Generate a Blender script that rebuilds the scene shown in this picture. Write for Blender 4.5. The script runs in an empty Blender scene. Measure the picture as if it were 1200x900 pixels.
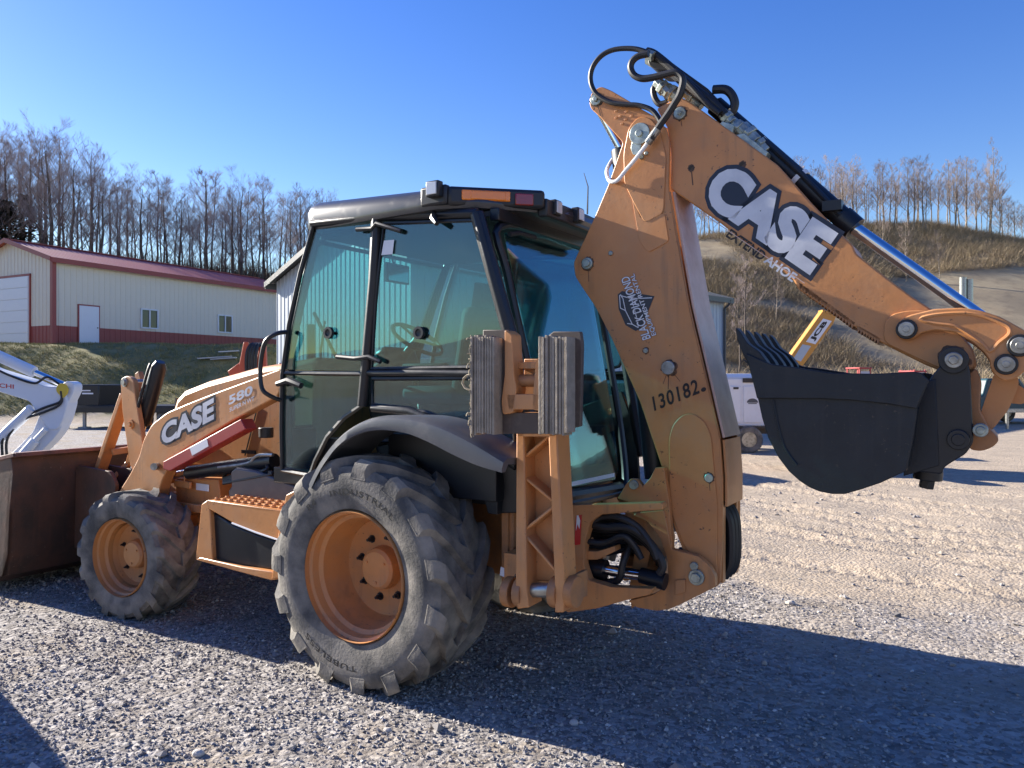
import bpy, bmesh, math, random
import numpy as np
from mathutils import Vector, Matrix, noise as mnoise
R = math.radians
random.seed(7); np.random.seed(7)
S = bpy.context.scene
C = S.collection

# ------------------------------------------------------------------ camera
CAMH, FOC, HZ = 1.70, 900.0, 445.0          # eye height, focal length and horizon row of the 1200x900 photograph
cam_d = bpy.data.cameras.new('camera'); cam = bpy.data.objects.new('camera', cam_d); C.objects.link(cam)
cam.location = (0, 0, CAMH); cam.rotation_euler = (R(90), 0, 0)
cam_d.sensor_width = 36; cam_d.lens = 27.0; cam_d.shift_y = -5/1200; cam_d.clip_start = 0.05; cam_d.clip_end = 3000
S.camera = cam
# ------------------------------------------------------------------ light
SUN_AZ, SUN_EL = R(-62.2), R(22.5)               # azimuth from +Y, negative = left
sd = Vector((math.sin(SUN_AZ)*math.cos(SUN_EL), math.cos(SUN_AZ)*math.cos(SUN_EL), math.sin(SUN_EL)))
W = bpy.data.worlds.new('World'); S.world = W; W.use_nodes = True
wn = W.node_tree.nodes; wl = W.node_tree.links
sky = wn.new('ShaderNodeTexSky'); sky.sky_type = 'NISHITA'; sky.sun_disc = False
sky.sun_elevation = SUN_EL; sky.sun_rotation = SUN_AZ; sky.altitude = 300
sky.air_density = 1.3; sky.dust_density = 0.25; sky.ozone_density = 3.0
hs = wn.new('ShaderNodeHueSaturation'); hs.inputs['Saturation'].default_value = 1.36; hs.inputs['Hue'].default_value = 0.527; wl.new(sky.outputs[0], hs.inputs['Color']); wl.new(hs.outputs[0], wn['Background'].inputs[0]); wn['Background'].inputs[1].default_value = 0.073
sl = bpy.data.lights.new('sun', 'SUN'); sl.energy = 5.0; sl.angle = R(0.5); sl.color = (1.0, 0.93, 0.82)
so = bpy.data.objects.new('sun', sl); C.objects.link(so)
so.rotation_euler = sd.to_track_quat('Z', 'Y').to_euler()
S.view_settings.view_transform = 'Standard'; S.view_settings.look = 'None'
S.view_settings.exposure = 1.55; S.view_settings.gamma = 1.0

# ------------------------------------------------------------------ materials
def mat(name, col, rough=0.5, metal=0.0, col2=None, nscale=6.0, bump=0.0, bscale=40.0, dust=0.0, dcol=(0.36,0.31,0.25),
        spec=0.5, coat=0.0, lo=0.4, hi=0.62, detail=6, chips=None, streak=None):
    m = bpy.data.materials.new(name); m.use_nodes = True
    nt = m.node_tree; N = nt.nodes; L = nt.links; b = N['Principled BSDF']
    b.inputs['Roughness'].default_value = rough; b.inputs['Metallic'].default_value = metal
    b.inputs['Specular IOR Level'].default_value = spec; b.inputs['Coat Weight'].default_value = coat
    b.inputs['Base Color'].default_value = (*col, 1)
    tc = N.new('ShaderNodeTexCoord'); out = None
    def nz(scale, det=6, rgh=0.6):
        n = N.new('ShaderNodeTexNoise'); n.inputs['Scale'].default_value = scale; n.inputs['Detail'].default_value = det
        n.inputs['Roughness'].default_value = rgh; L.new(tc.outputs['Object'], n.inputs['Vector']); return n.outputs['Fac']
    def ramp(src, a, c):
        r = N.new('ShaderNodeMapRange'); r.inputs[1].default_value = a; r.inputs[2].default_value = c; L.new(src, r.inputs[0]); return r.outputs[0]
    def mix(fac, A, B):
        x = N.new('ShaderNodeMix'); x.data_type = 'RGBA'
        if hasattr(fac, 'default_value') or not isinstance(fac, float): L.new(fac, x.inputs[0])
        for i, q in ((6, A), (7, B)):
            if isinstance(q, tuple): x.inputs[i].default_value = (*q, 1)
            else: L.new(q, x.inputs[i])
        return x.outputs[2]
    cur = col
    if col2: cur = mix(ramp(nz(nscale, detail), lo, hi), col, col2)
    if streak:
        mp = N.new('ShaderNodeMapping'); mp.inputs['Scale'].default_value = (14,14,1.1); L.new(tc.outputs['Object'], mp.inputs[0])
        n = N.new('ShaderNodeTexNoise'); n.inputs['Scale'].default_value = 1.6; n.inputs['Detail'].default_value = 8; L.new(mp.outputs[0], n.inputs['Vector'])
        a_ = ramp(n.outputs['Fac'], 0.52, 0.72); b_ = ramp(nz(1.7), .45, .62); mu = N.new('ShaderNodeMath'); mu.operation = 'MULTIPLY'; L.new(a_, mu.inputs[0]); L.new(b_, mu.inputs[1])
        m2 = N.new('ShaderNodeMath'); m2.operation = 'MULTIPLY'; L.new(mu.outputs[0], m2.inputs[0]); m2.inputs[1].default_value = .75
        cur = mix(m2.outputs[0], cur, streak)
    if chips:
        a_ = ramp(nz(38, 4, .7), 0.635, 0.66); b_ = ramp(nz(2.6, 4), .46, .60); mu = N.new('ShaderNodeMath'); mu.operation = 'MULTIPLY'; L.new(a_, mu.inputs[0]); L.new(b_, mu.inputs[1])
        cur = mix(mu.outputs[0], cur, chips)
    if dust > 0:
        d = ramp(nz(nscale*0.7+1.3, 8, 0.7), 0.62-0.3*dust, 0.85)
        mu = N.new('ShaderNodeMath'); mu.operation = 'MULTIPLY'; L.new(d, mu.inputs[0]); mu.inputs[1].default_value = min(1, dust)
        cur = mix(mu.outputs[0], cur, dcol)
        rr = N.new('ShaderNodeMapRange'); L.new(mu.outputs[0], rr.inputs[0]); rr.inputs[3].default_value = rough; rr.inputs[4].default_value = 0.9
        L.new(rr.outputs[0], b.inputs['Roughness'])
    if not isinstance(cur, tuple): L.new(cur, b.inputs['Base Color'])
    if bump > 0:
        bp = N.new('ShaderNodeBump'); bp.inputs['Strength'].default_value = bump; bp.inputs['Distance'].default_value = 0.02
        L.new(nz(bscale, 8, 0.65), bp.inputs['Height']); L.new(bp.outputs[0], b.inputs['Normal'])
    m['d'] = 1
    return m
ORANGE = mat('orange_paint', (0.56,0.243,0.080), 0.40, col2=(0.49,0.208,0.070), nscale=3, dust=0.55, dcol=(0.42,0.28,0.17), bump=0.06, bscale=25, chips=(0.10,0.045,0.025), streak=(0.20,0.10,0.05))
ORANGE2 = mat('orange_paint_worn', (0.45,0.19,0.06), 0.5, col2=(0.30,0.14,0.06), nscale=7, dust=0.6, dcol=(0.22,0.15,0.10), bump=0.08, bscale=30)
PINK = mat('skylit_plate_pinstripe', (0.66,0.47,0.38), 0.38, col2=(0.56,0.36,0.27), nscale=5, dust=0.5, bump=0.05)  # back plate's pale sky reflection painted into its colour; pinstripe shares it
BLACKP = mat('black_plastic', (0.018,0.020,0.024), 0.42, dust=0.35, dcol=(0.09,0.085,0.08), bump=0.03)
BLACKM = mat('black_paint', (0.010,0.012,0.016), 0.38, dust=0.35, dcol=(0.035,0.035,0.035), bump=0.05)
BUCKET = mat('bucket_black_paint', (0.006,0.009,0.013), 0.5, col2=(0.009,0.013,0.018), nscale=8, dust=0.28, dcol=(0.04,0.038,0.035), bump=0.18, bscale=60, chips=(0.06,0.045,0.035), streak=(0.02,0.02,0.022))
GREYP = mat('grey_fender_plastic', (0.085,0.088,0.098), 0.36, dust=0.4, dcol=(0.26,0.24,0.21), bump=0.03)
ROOFM = mat('cab_roof_plastic', (0.035,0.036,0.04), 0.3, dust=0.3, dcol=(0.13,0.12,0.11), coat=0.3)
RUBBER = mat('tyre_rubber', (0.065,0.063,0.060), 0.85, col2=(0.22,0.20,0.17), nscale=5, lo=0.36, hi=0.66, dust=0.6, dcol=(0.38,0.34,0.285), bump=0.25, bscale=50)
HOSE = mat('hose_rubber', (0.016,0.016,0.018), 0.5, dust=0.25, dcol=(0.08,0.08,0.08), bump=0.05, bscale=120)
STEEL = mat('dull_steel', (0.42,0.42,0.40), 0.35, 0.8, col2=(0.25,0.25,0.23), nscale=20, bump=0.05)
ZINC = mat('greenish_zinc', (0.42,0.47,0.42), 0.4, 0.55, col2=(0.24,0.27,0.25), nscale=25)
CHROME = mat('chrome_rod', (0.75,0.76,0.78), 0.08, 1.0)
WHITE = mat('white_paint', (0.74,0.75,0.76), 0.4, dust=0.3, dcol=(0.5,0.47,0.42), bump=0.02)
REDM = mat('red_paint', (0.36,0.035,0.035), 0.45, dust=0.4, dcol=(0.3,0.15,0.12))
SILVER = mat('silver_decal', (0.62,0.64,0.68), 0.35, col2=(0.45,0.47,0.53), nscale=4)
DECALB = mat('navy_decal', (0.012,0.016,0.035), 0.35)
DECALK = mat('black_decal', (0.02,0.014,0.012), 0.5)
DECALW = mat('white_decal', (0.72,0.73,0.76), 0.4)
LOADER = mat('worn_bucket_steel', (0.055,0.034,0.024), 0.55, 0.0, col2=(0.11,0.05,0.03), nscale=3.5, dust=0.35, dcol=(0.10,0.075,0.055), bump=0.15, bscale=20, chips=(0.16,0.12,0.09), streak=(0.13,0.06,0.035))
RUST = mat('rusty_lip', (0.20,0.085,0.065), 0.6, col2=(0.12,0.06,0.05), nscale=9, bump=0.1)
SEATM = mat('seat_fabric', (0.045,0.05,0.055), 0.8)
PADM = mat('laminated_rubber_pad', (0.25,0.215,0.17), 0.9, col2=(0.34,0.29,0.23), nscale=14, bump=0.5, bscale=60, dust=0.4, dcol=(0.3,0.28,0.24))
FRAY = mat('frayed_cord', (0.30,0.26,0.19), 0.95, bump=0.4)
def lens_mat(name, col, rough=0.2):
    m = mat(name, col, rough); m.node_tree.nodes['Principled BSDF'].inputs['Coat Weight'].default_value = 0.8; return m
AMBER = lens_mat('amber_lens', (0.92,0.24,0.008)); REDL = lens_mat('red_lens', (0.25,0.012,0.012)); CLEARL = lens_mat('clear_lens', (0.62,0.64,0.66), 0.12)
def glass(name, tint, refl=0.12):
    m = bpy.data.materials.new(name); m.use_nodes = True; nt = m.node_tree; N = nt.nodes; L = nt.links
    N.remove(N['Principled BSDF'])
    tr = N.new('ShaderNodeBsdfTransparent'); tr.inputs[0].default_value = (*tint, 1)
    gl = N.new('ShaderNodeBsdfGlossy'); gl.inputs['Roughness'].default_value = 0.015; gl.inputs[0].default_value = (0.9,0.95,1,1)
    lw = N.new('ShaderNodeLayerWeight'); lw.inputs[0].default_value = 0.12
    mr = N.new('ShaderNodeMapRange'); mr.inputs[3].default_value = refl; mr.inputs[4].default_value = 0.8; L.new(lw.outputs['Fresnel'], mr.inputs[0])
    df = N.new('ShaderNodeBsdfDiffuse'); df.inputs[0].default_value = (0.35,0.42,0.40,1)
    nz = N.new('ShaderNodeTexNoise'); nz.inputs['Scale'].default_value = 5; nz.inputs['Detail'].default_value = 8
    tc = N.new('ShaderNodeTexCoord'); L.new(tc.outputs['Object'], nz.inputs['Vector'])
    dm = N.new('ShaderNodeMapRange'); dm.inputs[1].default_value = 0.4; dm.inputs[2].default_value = 0.8; dm.inputs[3].default_value = 0.004; dm.inputs[4].default_value = 0.05
    L.new(nz.outputs[0], dm.inputs[0])
    bp = N.new('ShaderNodeBump'); bp.inputs['Strength'].default_value = 0.02; bp.inputs['Distance'].default_value = 0.2
    n2 = N.new('ShaderNodeTexNoise'); n2.inputs['Scale'].default_value = 1.2; L.new(tc.outputs['Object'], n2.inputs['Vector'])
    L.new(n2.outputs[0], bp.inputs['Height']); L.new(bp.outputs[0], gl.inputs['Normal'])
    a = N.new('ShaderNodeMixShader'); L.new(mr.outputs[0], a.inputs[0]); L.new(tr.outputs[0], a.inputs[1]); L.new(gl.outputs[0], a.inputs[2])
    b = N.new('ShaderNodeMixShader'); L.new(dm.outputs[0], b.inputs[0]); L.new(a.outputs[0], b.inputs[1]); L.new(df.outputs[0], b.inputs[2])
    L.new(b.outputs[0], N['Material Output'].inputs[0]); return m
GLASS = glass('tinted_cab_glass', (0.39,0.665,0.68), 0.085)

# ------------------------------------------------------------------ mesh helpers
def cat_rom(P, n=6, closed=False):
    P = [Vector(p) for p in P]; out = []; m = len(P)
    rng = range(m) if closed else range(m-1)
    for i in rng:
        g = (lambda k: P[k % m]) if closed else (lambda k: P[max(0, min(m-1, k))])
        a, b, c, d = g(i-1), g(i), g(i+1), g(i+2)
        for j in range(n):
            t = j/n
            out.append(0.5*((2*b)+(c-a)*t+(2*a-5*b+4*c-d)*t*t+(3*b-a-3*c+d)*t**3))
    if not closed: out.append(P[-1])
    return out
def fillet(P, r, n=4):
    """round the corners of a 2-D polygon"""
    out = []; m = len(P)
    for i in range(m):
        p0, p, p1 = Vector(P[i-1]), Vector(P[i]), Vector(P[(i+1) % m])
        a, b = p0-p, p1-p; rr = min(r, a.length*0.45, b.length*0.45)
        if rr < 1e-4: out.append(tuple(p)); continue
        s, e = p+a.normalized()*rr, p+b.normalized()*rr
        for k in range(n+1):
            t = k/n; out.append(tuple(s*(1-t)**2+p*2*t*(1-t)+e*t*t))
    return out
class MB:
    def __init__(s): s.v = []; s.f = []; s.m = []
    def add(s, v, f, mi=0):
        o = len(s.v); s.v += [tuple(x) for x in v]; s.f += [tuple(i+o for i in q) for q in f]; s.m += [mi]*len(f); return s
    def box(s, c, d, rot=None, mi=0):
        h = Vector(d)/2; vs = [Vector((x*h.x, y*h.y, z*h.z)) for x in (-1,1) for y in (-1,1) for z in (-1,1)]
        if rot is not None:
            M = rot if isinstance(rot, Matrix) else Matrix.Rotation(rot[0],3,'X') @ Matrix.Rotation(rot[1],3,'Y') @ Matrix.Rotation(rot[2],3,'Z')
            vs = [M @ v for v in vs]
        vs = [v+Vector(c) for v in vs]
        return s.add(vs, [(0,1,3,2),(4,6,7,5),(0,4,5,1),(2,3,7,6),(0,2,6,4),(1,5,7,3)], mi)
    def bar(s, a, b, w, h, up=(0,1,0), mi=0):
        a, b = Vector(a), Vector(b); d = (b-a); L = d.length; d.normalize(); u = Vector(up); x = d.cross(u).normalized(); u = x.cross(d)
        M = Matrix((d, x, u)).transposed()
        return s.box((a+b)/2, (L, w, h), M, mi)
    def prism(s, poly, y0, y1, mi=0):
        """polygon in the xz plane, extruded along y"""
        n = len(poly); v = [(p[0], y0, p[1]) for p in poly]+[(p[0], y1, p[1]) for p in poly]
        f = [tuple(range(n)), tuple(range(2*n-1, n-1, -1))]+[(i, i+n, (i+1) % n+n, (i+1) % n) for i in range(n)]
        return s.add(v, f, mi)
    def prism3(s, pts, off, mi=0):
        """planar 3-D polygon extruded along the vector off"""
        n = len(pts); off = Vector(off); v = [Vector(p) for p in pts]; v = v+[p+off for p in v]
        f = [tuple(range(n)), tuple(range(2*n-1, n-1, -1))]+[(i, i+n, (i+1) % n+n, (i+1) % n) for i in range(n)]
        return s.add(v, f, mi)
    def prismz(s, poly, z0, z1, mi=0):
        return s.prism3([(p[0], p[1], z0) for p in poly], (0,0,z1-z0), mi)
    def tube(s, P, r, seg=8, closed=False, mi=0, flat=1.0):
        P = [Vector(p) for p in P]; n = len(P); rs = r if isinstance(r, (list, tuple)) else [r]*n; v = []; f = []
        u = None
        for i, p in enumerate(P):
            if closed: t = P[(i+1) % n]-P[i-1]
            else: t = P[min(n-1, i+1)]-P[max(0, i-1)]
            if t.length < 1e-9: t = Vector((0,0,1))
            t.normalize()
            if u is None: u = t.orthogonal().normalized()
            else:
                u = (u-t*u.dot(t))
                u = u.normalized() if u.length > 1e-6 else t.orthogonal().normalized()
            w = t.cross(u)
            for k in range(seg):
                a = 2*math.pi*k/seg; v.append(p+(u*math.cos(a)+w*math.sin(a)*flat)*rs[i])
        for i in range(n if closed else n-1):
            for k in range(seg):
                a, b = i*seg+k, i*seg+(k+1) % seg; c, d = ((i+1) % n)*seg+(k+1) % seg, ((i+1) % n)*seg+k
                f.append((a, b, c, d))
        if not closed:
            f.append(tuple(range(seg-1, -1, -1))); f.append(tuple(range((n-1)*seg, n*seg)))
        return s.add(v, f, mi)
    def cyl(s, a, b, r, r2=None, seg=20, mi=0):
        return s.tube([a, b], [r, r if r2 is None else r2], seg, mi=mi)
    def lathe(s, prof, seg=48, c=(0,0,0), axis='y', caps=False, mi=0):
        """profile of (radius, height along axis)"""
        n = len(prof); v = []; f = []
        for k in range(seg):
            a = 2*math.pi*k/seg
            for r, h in prof:
                if axis == 'y': v.append((c[0]+r*math.cos(a), c[1]+h, c[2]+r*math.sin(a)))
                elif axis == 'x': v.append((c[0]+h, c[1]+r*math.cos(a), c[2]+r*math.sin(a)))
                else: v.append((c[0]+r*math.cos(a), c[1]+r*math.sin(a), c[2]+h))
        for k in range(seg):
            for i in range(n-1):
                a, b = k*n+i, k*n+i+1; c2, d = ((k+1) % seg)*n+i+1, ((k+1) % seg)*n+i
                f.append((a, b, c2, d))
        return s.add(v, f, mi)
    def sphere(s, c, r, seg=10, rings=6, sc=(1,1,1), mi=0):
        v = []; f = []
        for i in range(rings+1):
            t = math.pi*i/rings
            for k in range(seg):
                a = 2*math.pi*k/seg
                v.append((c[0]+sc[0]*r*math.sin(t)*math.cos(a), c[1]+sc[1]*r*math.sin(t)*math.sin(a), c[2]+sc[2]*r*math.cos(t)))
        for i in range(rings):
            for k in range(seg): f.append((i*seg+k, (i+1)*seg+k, (i+1)*seg+(k+1) % seg, i*seg+(k+1) % seg))
        return s.add(v, f, mi)
    def mesh(s, name, mats, smooth=35, fix=True):
        me = bpy.data.meshes.new(name); me.from_pydata(s.v, [], s.f)
        for m in (mats if isinstance(mats, (list, tuple)) else [mats]): me.materials.append(m)
        if any(s.m): me.polygons.foreach_set('material_index', s.m)
        if fix:
            bm = bmesh.new(); bm.from_mesh(me); bmesh.ops.recalc_face_normals(bm, faces=bm.faces); bm.to_mesh(me); bm.free()
        if smooth:
            me.polygons.foreach_set('use_smooth', [True]*len(me.polygons)); me.set_sharp_from_angle(angle=R(smooth))
        me.update(); return me
    def build(s, name, mats, parent=None, bevel=0.0, smooth=35, loc=None, rot=None, kind=None, label=None):
        o = bpy.data.objects.new(name, s.mesh(name, mats, smooth)); C.objects.link(o)
        if parent: o.parent = parent
        if loc: o.location = loc
        if rot: o.rotation_euler = rot
        if bevel:
            b = o.modifiers.new('bevel', 'BEVEL'); b.width = bevel; b.segments = 2; b.limit_method = 'ANGLE'; b.angle_limit = R(40)
        if kind: o['kind'] = kind
        if label: o['label'] = label
        return o
def empty(name, loc=(0,0,0), rz=0, label=None, cat=None, group=None):
    o = bpy.data.objects.new(name, None); C.objects.link(o); o.location = loc; o.rotation_euler = (0,0,rz); o.empty_display_size = 0.2
    tag(o, label, cat, group); return o
def tag(o, label=None, cat=None, group=None, kind=None):
    if label: o['label'] = label
    if cat: o['category'] = cat
    if group: o['group'] = group
    if kind: o['kind'] = kind
    return o

# ------------------------------------------------------------------ the machine's frame: x forward, y to its left, z up
AZ = R(58.2); OX, OY = -0.30, 5.10
FX, FY = -math.sin(AZ), math.cos(AZ); LX, LY = -math.cos(AZ), -math.sin(AZ)
def ray_local(px, py):
    d = Vector(((px-600)/FOC, 1.0, -(py-HZ)/FOC)); o = Vector((-OX, -OY, CAMH))
    return Vector((o.x*FX+o.y*FY, o.x*LX+o.y*LY, o.z)), Vector((d.x*FX+d.y*FY, d.x*LX+d.y*LY, d.z))
def U(px, py, y):
    o, d = ray_local(px, py); t = (y-o.y)/d.y; p = o+d*t; return (p.x, p.z)
def UV3(px, py, y): p = U(px, py, y); return Vector((p[0], y, p[1]))
def PL(pts, y): return [U(a, b, y) for a, b in pts]
def UP(px, py, p0, n):
    o, d = ray_local(px, py); n = Vector(n); t = (Vector(p0)-o).dot(n)/d.dot(n); return o+d*t
def TB(pts, y): return [UV3(a, b, y) if not isinstance(y, (list, tuple)) else UV3(a, b, y[i]) for i, (a, b) in enumerate(pts)]

# ------------------------------------------------------------------ lettering
_txt = {}
def text_geo(body, offset=0.0, space=1.0):
    key = (body, offset, space)
    if key in _txt: return _txt[key]
    cu = bpy.data.curves.new('t', 'FONT'); cu.body = body; cu.size = 1; cu.offset = offset; cu.space_character = space; cu.resolution_u = 4
    ob = bpy.data.objects.new('t', cu); C.objects.link(ob)
    dg = bpy.context.evaluated_depsgraph_get(); dg.update(); me = ob.evaluated_get(dg).to_mesh()
    v = [tuple(x.co) for x in me.vertices]; f = [tuple(p.vertices) for p in me.polygons]
    ob.evaluated_get(dg).to_mesh_clear(); bpy.data.objects.remove(ob); bpy.data.curves.remove(cu)
    _txt[key] = (v, f); return _txt[key]
def letters(mb, body, bl, br, tl, nrm, offset=0.0, base=None, space=1.0, mi=0):
    """flat lettering that fills the parallelogram bottom-left, bottom-right, top-left; base is the offset-free text that sets the fit"""
    v, f = text_geo(body, offset, space); b, _ = text_geo(body, base if base is not None else offset, space)
    x0, x1 = min(p[0] for p in b), max(p[0] for p in b); y0, y1 = min(p[1] for p in b), max(p[1] for p in b)
    bl, br, tl = Vector(bl), Vector(br), Vector(tl); U_, V_ = br-bl, tl-bl; n = Vector(nrm)
    mb.add([bl+U_*((p[0]-x0)/(x1-x0))+V_*((p[1]-y0)/(y1-y0))+n for p in v], f, mi); return mb

# ------------------------------------------------------------------ numpy value noise
_tab = np.random.rand(256, 256)
def vnoise(x, y, s):
    x = x/s+37.3; y = y/s+11.7; xi = np.floor(x).astype(int); yi = np.floor(y).astype(int); fx = x-xi; fy = y-yi
    fx = fx*fx*(3-2*fx); fy = fy*fy*(3-2*fy)
    g = lambda a, b: _tab[a % 256, b % 256]
    return (g(xi, yi)*(1-fx)+g(xi+1, yi)*fx)*(1-fy)+(g(xi, yi+1)*(1-fx)+g(xi+1, yi+1)*fx)*fy-0.5
def sst(x, a, b): t = np.clip((x-a)/(b-a), 0, 1); return t*t*(3-2*t)
TRK = [((3.2,10.4),(5.3,7.6)), ((2.6,9.0),(5.6,5.9)), ((4.6,12.5),(7.2,8.9)), ((1.6,8.2),(4.6,5.6))]
def ground(X, Y):
    X = np.asarray(X, float); Y = np.asarray(Y, float)
    near = 1-sst(np.hypot(X, Y), 14, 40)
    z = near*(0.035*vnoise(X, Y, 1.3)+0.016*vnoise(X, Y, 0.35)+0.006*vnoise(X, Y, 0.12))
    dirt = sst(X-0.15*(Y-6), 0.6, 2.2)*near
    z = z+0.016*vnoise((X*0.6-Y*0.8)*0.25, X*0.8+Y*0.6, 0.2)*dirt
    for (a, b) in TRK:
        dx, dy = b[0]-a[0], b[1]-a[1]; L = math.hypot(dx, dy); dx /= L; dy /= L
        for off in (0, 1.7):
            s = (X-a[0])*dx+(Y-a[1])*dy; q = (X-a[0])*(-dy)+(Y-a[1])*dx-off+0.12*np.sin(s*0.7)
            w = np.exp(-(q/0.17)**4)*(1-sst(np.abs(s-L/2), L, L*2.2))*near
            lug = np.clip(np.sin((s+np.abs(q)*1.0)*2*math.pi/0.16)*2.5, -1, 1)
            z = z+w*(0.009*lug-0.016)+np.exp(-((np.abs(q)-0.23)/0.06)**2)*0.013*near*(1-sst(np.abs(s-L/2), L, L*2.2))
    # the grassed bank on the left, the wooded rise behind it and the hill on the right
    bank = sst(-X+0.10*Y, 10.5, 15.5)*sst(Y+0.6*vnoise(X, Y, 3), 29.5, 38)
    z = z+bank*(3.45+0.25*vnoise(X, Y, 2.5))
    z = z+bank*0.35*np.exp(-((Y-33)/2.2)**2)
    az = np.degrees(np.arctan2(X, np.maximum(Y, 1)))
    rr = np.hypot(X, Y)
    z = z+sst(rr, 52, 95)*9.0*(1-sst(az, -18, -2))*(Y > 0)
    crest = np.interp(az, [-10, 5, 12, 15, 21, 28, 33.7, 45, 60], [10, 20, 27, 29, 32, 36.5, 29.0, 23, 18])
    t = np.clip(0.45*(Y-82)/crest, 0, 1.2); hill = t-np.maximum(0, t-.8)**2/.8
    hump = 1-0.5*sst(Y, 160, 240)
    z = z+(Y > 84)*crest*hill*hump*sst(az, -8, 6)*0.99*(1+0.10*vnoise(X, Y, 17)+0.04*vnoise(X, Y, 5))
    z = z+sst(az, 0, 12)*sst(Y, 40, 70)*1.0
    z = z+sst(-Y, 45, 170)*26*(1+.3*vnoise(X, Y, 40))  # unseen rise behind the camera, added so cab glass reflects land, not sky
    return z
def ax(*segs):
    out = []
    for a, b, n in segs: out += list(np.linspace(a, b, n, endpoint=False))
    out.append(segs[-1][1]); return np.array(out)
def coarse(X, Y): return float(ground(np.array([X]), np.array([Y]))[0])
gx = ax((-900,-200,12),(-200,-60,36),(-60,-12,70),(-12,-5,45),(-5,7.5,300),(7.5,12,50),(12,60,60),(60,200,60),(200,900,12))
gy = ax((-300,-20,14),(-20,1.5,18),(1.5,9,230),(9,14,90),(14,40,80),(40,90,50),(90,200,70),(200,400,20),(400,1500,12))
GX, GY = np.meshgrid(gx, gy); GZ = ground(GX, GY)
nx, ny = len(gx), len(gy)
co = np.stack([GX, GY, GZ], -1).reshape(-1, 3)
ii = (np.arange(ny-1)[:, None]*nx+np.arange(nx-1)[None, :]).ravel()
quads = np.stack([ii, ii+1, ii+nx+1, ii+nx], -1)
def np_mesh(name, co, faces, m, smooth=True):
    me = bpy.data.meshes.new(name); n, k = faces.shape
    me.vertices.add(len(co)); me.vertices.foreach_set('co', co.astype(np.float32).ravel())
    me.loops.add(n*k); me.loops.foreach_set('vertex_index', faces.astype(np.int32).ravel())
    me.polygons.add(n); me.polygons.foreach_set('loop_start', np.arange(0, n*k, k, dtype=np.int32))
    me.polygons.foreach_set('use_smooth', np.full(n, smooth)); me.update(calc_edges=True); me.validate()
    me.materials.append(m); return me
def ground_mat():
    m = bpy.data.materials.new('ground_gravel_dirt_grass'); m.use_nodes = True; nt = m.node_tree; N = nt.nodes; L = nt.links; b = N['Principled BSDF']
    b.inputs['Roughness'].default_value = 0.95; b.inputs['Specular IOR Level'].default_value = 0.25
    tc = N.new('ShaderNodeTexCoord'); P = tc.outputs['Object']
    def nz(s, d=8, r=0.6):
        n = N.new('ShaderNodeTexNoise'); n.inputs['Scale'].default_value = s; n.inputs['Detail'].default_value = d; n.inputs['Roughness'].default_value = r
        L.new(P, n.inputs['Vector']); return n.outputs['Fac']
    def mr(src, a, c, lo=0, hi=1):
        r = N.new('ShaderNodeMapRange'); L.new(src, r.inputs[0]); r.inputs[1].default_value = a; r.inputs[2].default_value = c; r.inputs[3].default_value = lo; r.inputs[4].default_value = hi; return r.outputs[0]
    def mx(f, A, B):
        x = N.new('ShaderNodeMix'); x.data_type = 'RGBA'; L.new(f, x.inputs[0])
        for i, q in ((6, A), (7, B)):
            if isinstance(q, tuple): x.inputs[i].default_value = (*q, 1)
            else: L.new(q, x.inputs[i])
        return x.outputs[2]
    def ma(op, A, B=None):
        x = N.new('ShaderNodeMath'); x.operation = op
        for i, q in ((0, A), (1, B)):
            if q is None: continue
            if isinstance(q, (int, float)): x.inputs[i].default_value = q
            else: L.new(q, x.inputs[i])
        return x.outputs[0]
    at = N.new('ShaderNodeAttribute'); at.attribute_name = 'zone'; sp = N.new('ShaderNodeSeparateColor'); L.new(at.outputs['Color'], sp.inputs[0])
    vo = N.new('ShaderNodeTexVoronoi'); vo.inputs['Scale'].default_value = 34; L.new(P, vo.inputs['Vector'])
    sv = N.new('ShaderNodeSeparateColor'); L.new(vo.outputs['Color'], sv.inputs[0])
    gravel = mx(mr(sv.outputs[0], 0, 1), (0.15,0.135,0.125), (0.42,0.39,0.36))
    dirt = mx(mr(nz(1.6), 0.35, 0.65), (0.40,0.32,0.235), (0.30,0.245,0.185))
    dirt = mx(mr(nz(14), 0.45, 0.75), dirt, (0.47,0.395,0.305))
    gravel = mx(mr(nz(1.1, 5), 0.50, 0.68), gravel, (0.27,0.22,0.165))
    grass = mx(mr(nz(0.9), 0.36, 0.62), (0.29,0.245,0.11), (0.14,0.145,0.06))
    grass = mx(mr(nz(5), 0.5, 0.8), grass, (0.25,0.19,0.10))
    hill = mx(mr(nz(0.07), 0.4, 0.6), (0.37,0.30,0.19), (0.28,0.22,0.14))
    hill = mx(mr(nz(0.6), 0.45, 0.75), hill, (0.21,0.165,0.11))
    c = mx(sp.outputs[0], gravel, dirt); c = mx(sp.outputs[1], c, grass); c = mx(sp.outputs[2], c, hill)
    L.new(c, b.inputs['Base Color'])
    hh = ma('ADD', ma('MULTIPLY', vo.outputs['Distance'], -0.35), ma('ADD', ma('MULTIPLY', nz(9), 0.6), ma('MULTIPLY', nz(60, 4), 0.35)))
    bp = N.new('ShaderNodeBump'); bp.inputs['Strength'].default_value = 0.8; bp.inputs['Distance'].default_value = 0.03; L.new(hh, bp.inputs['Height']); L.new(bp.outputs[0], b.inputs['Normal'])
    return m
GM = ground_mat()
gme = np_mesh('ground', co, quads, GM)
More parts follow.
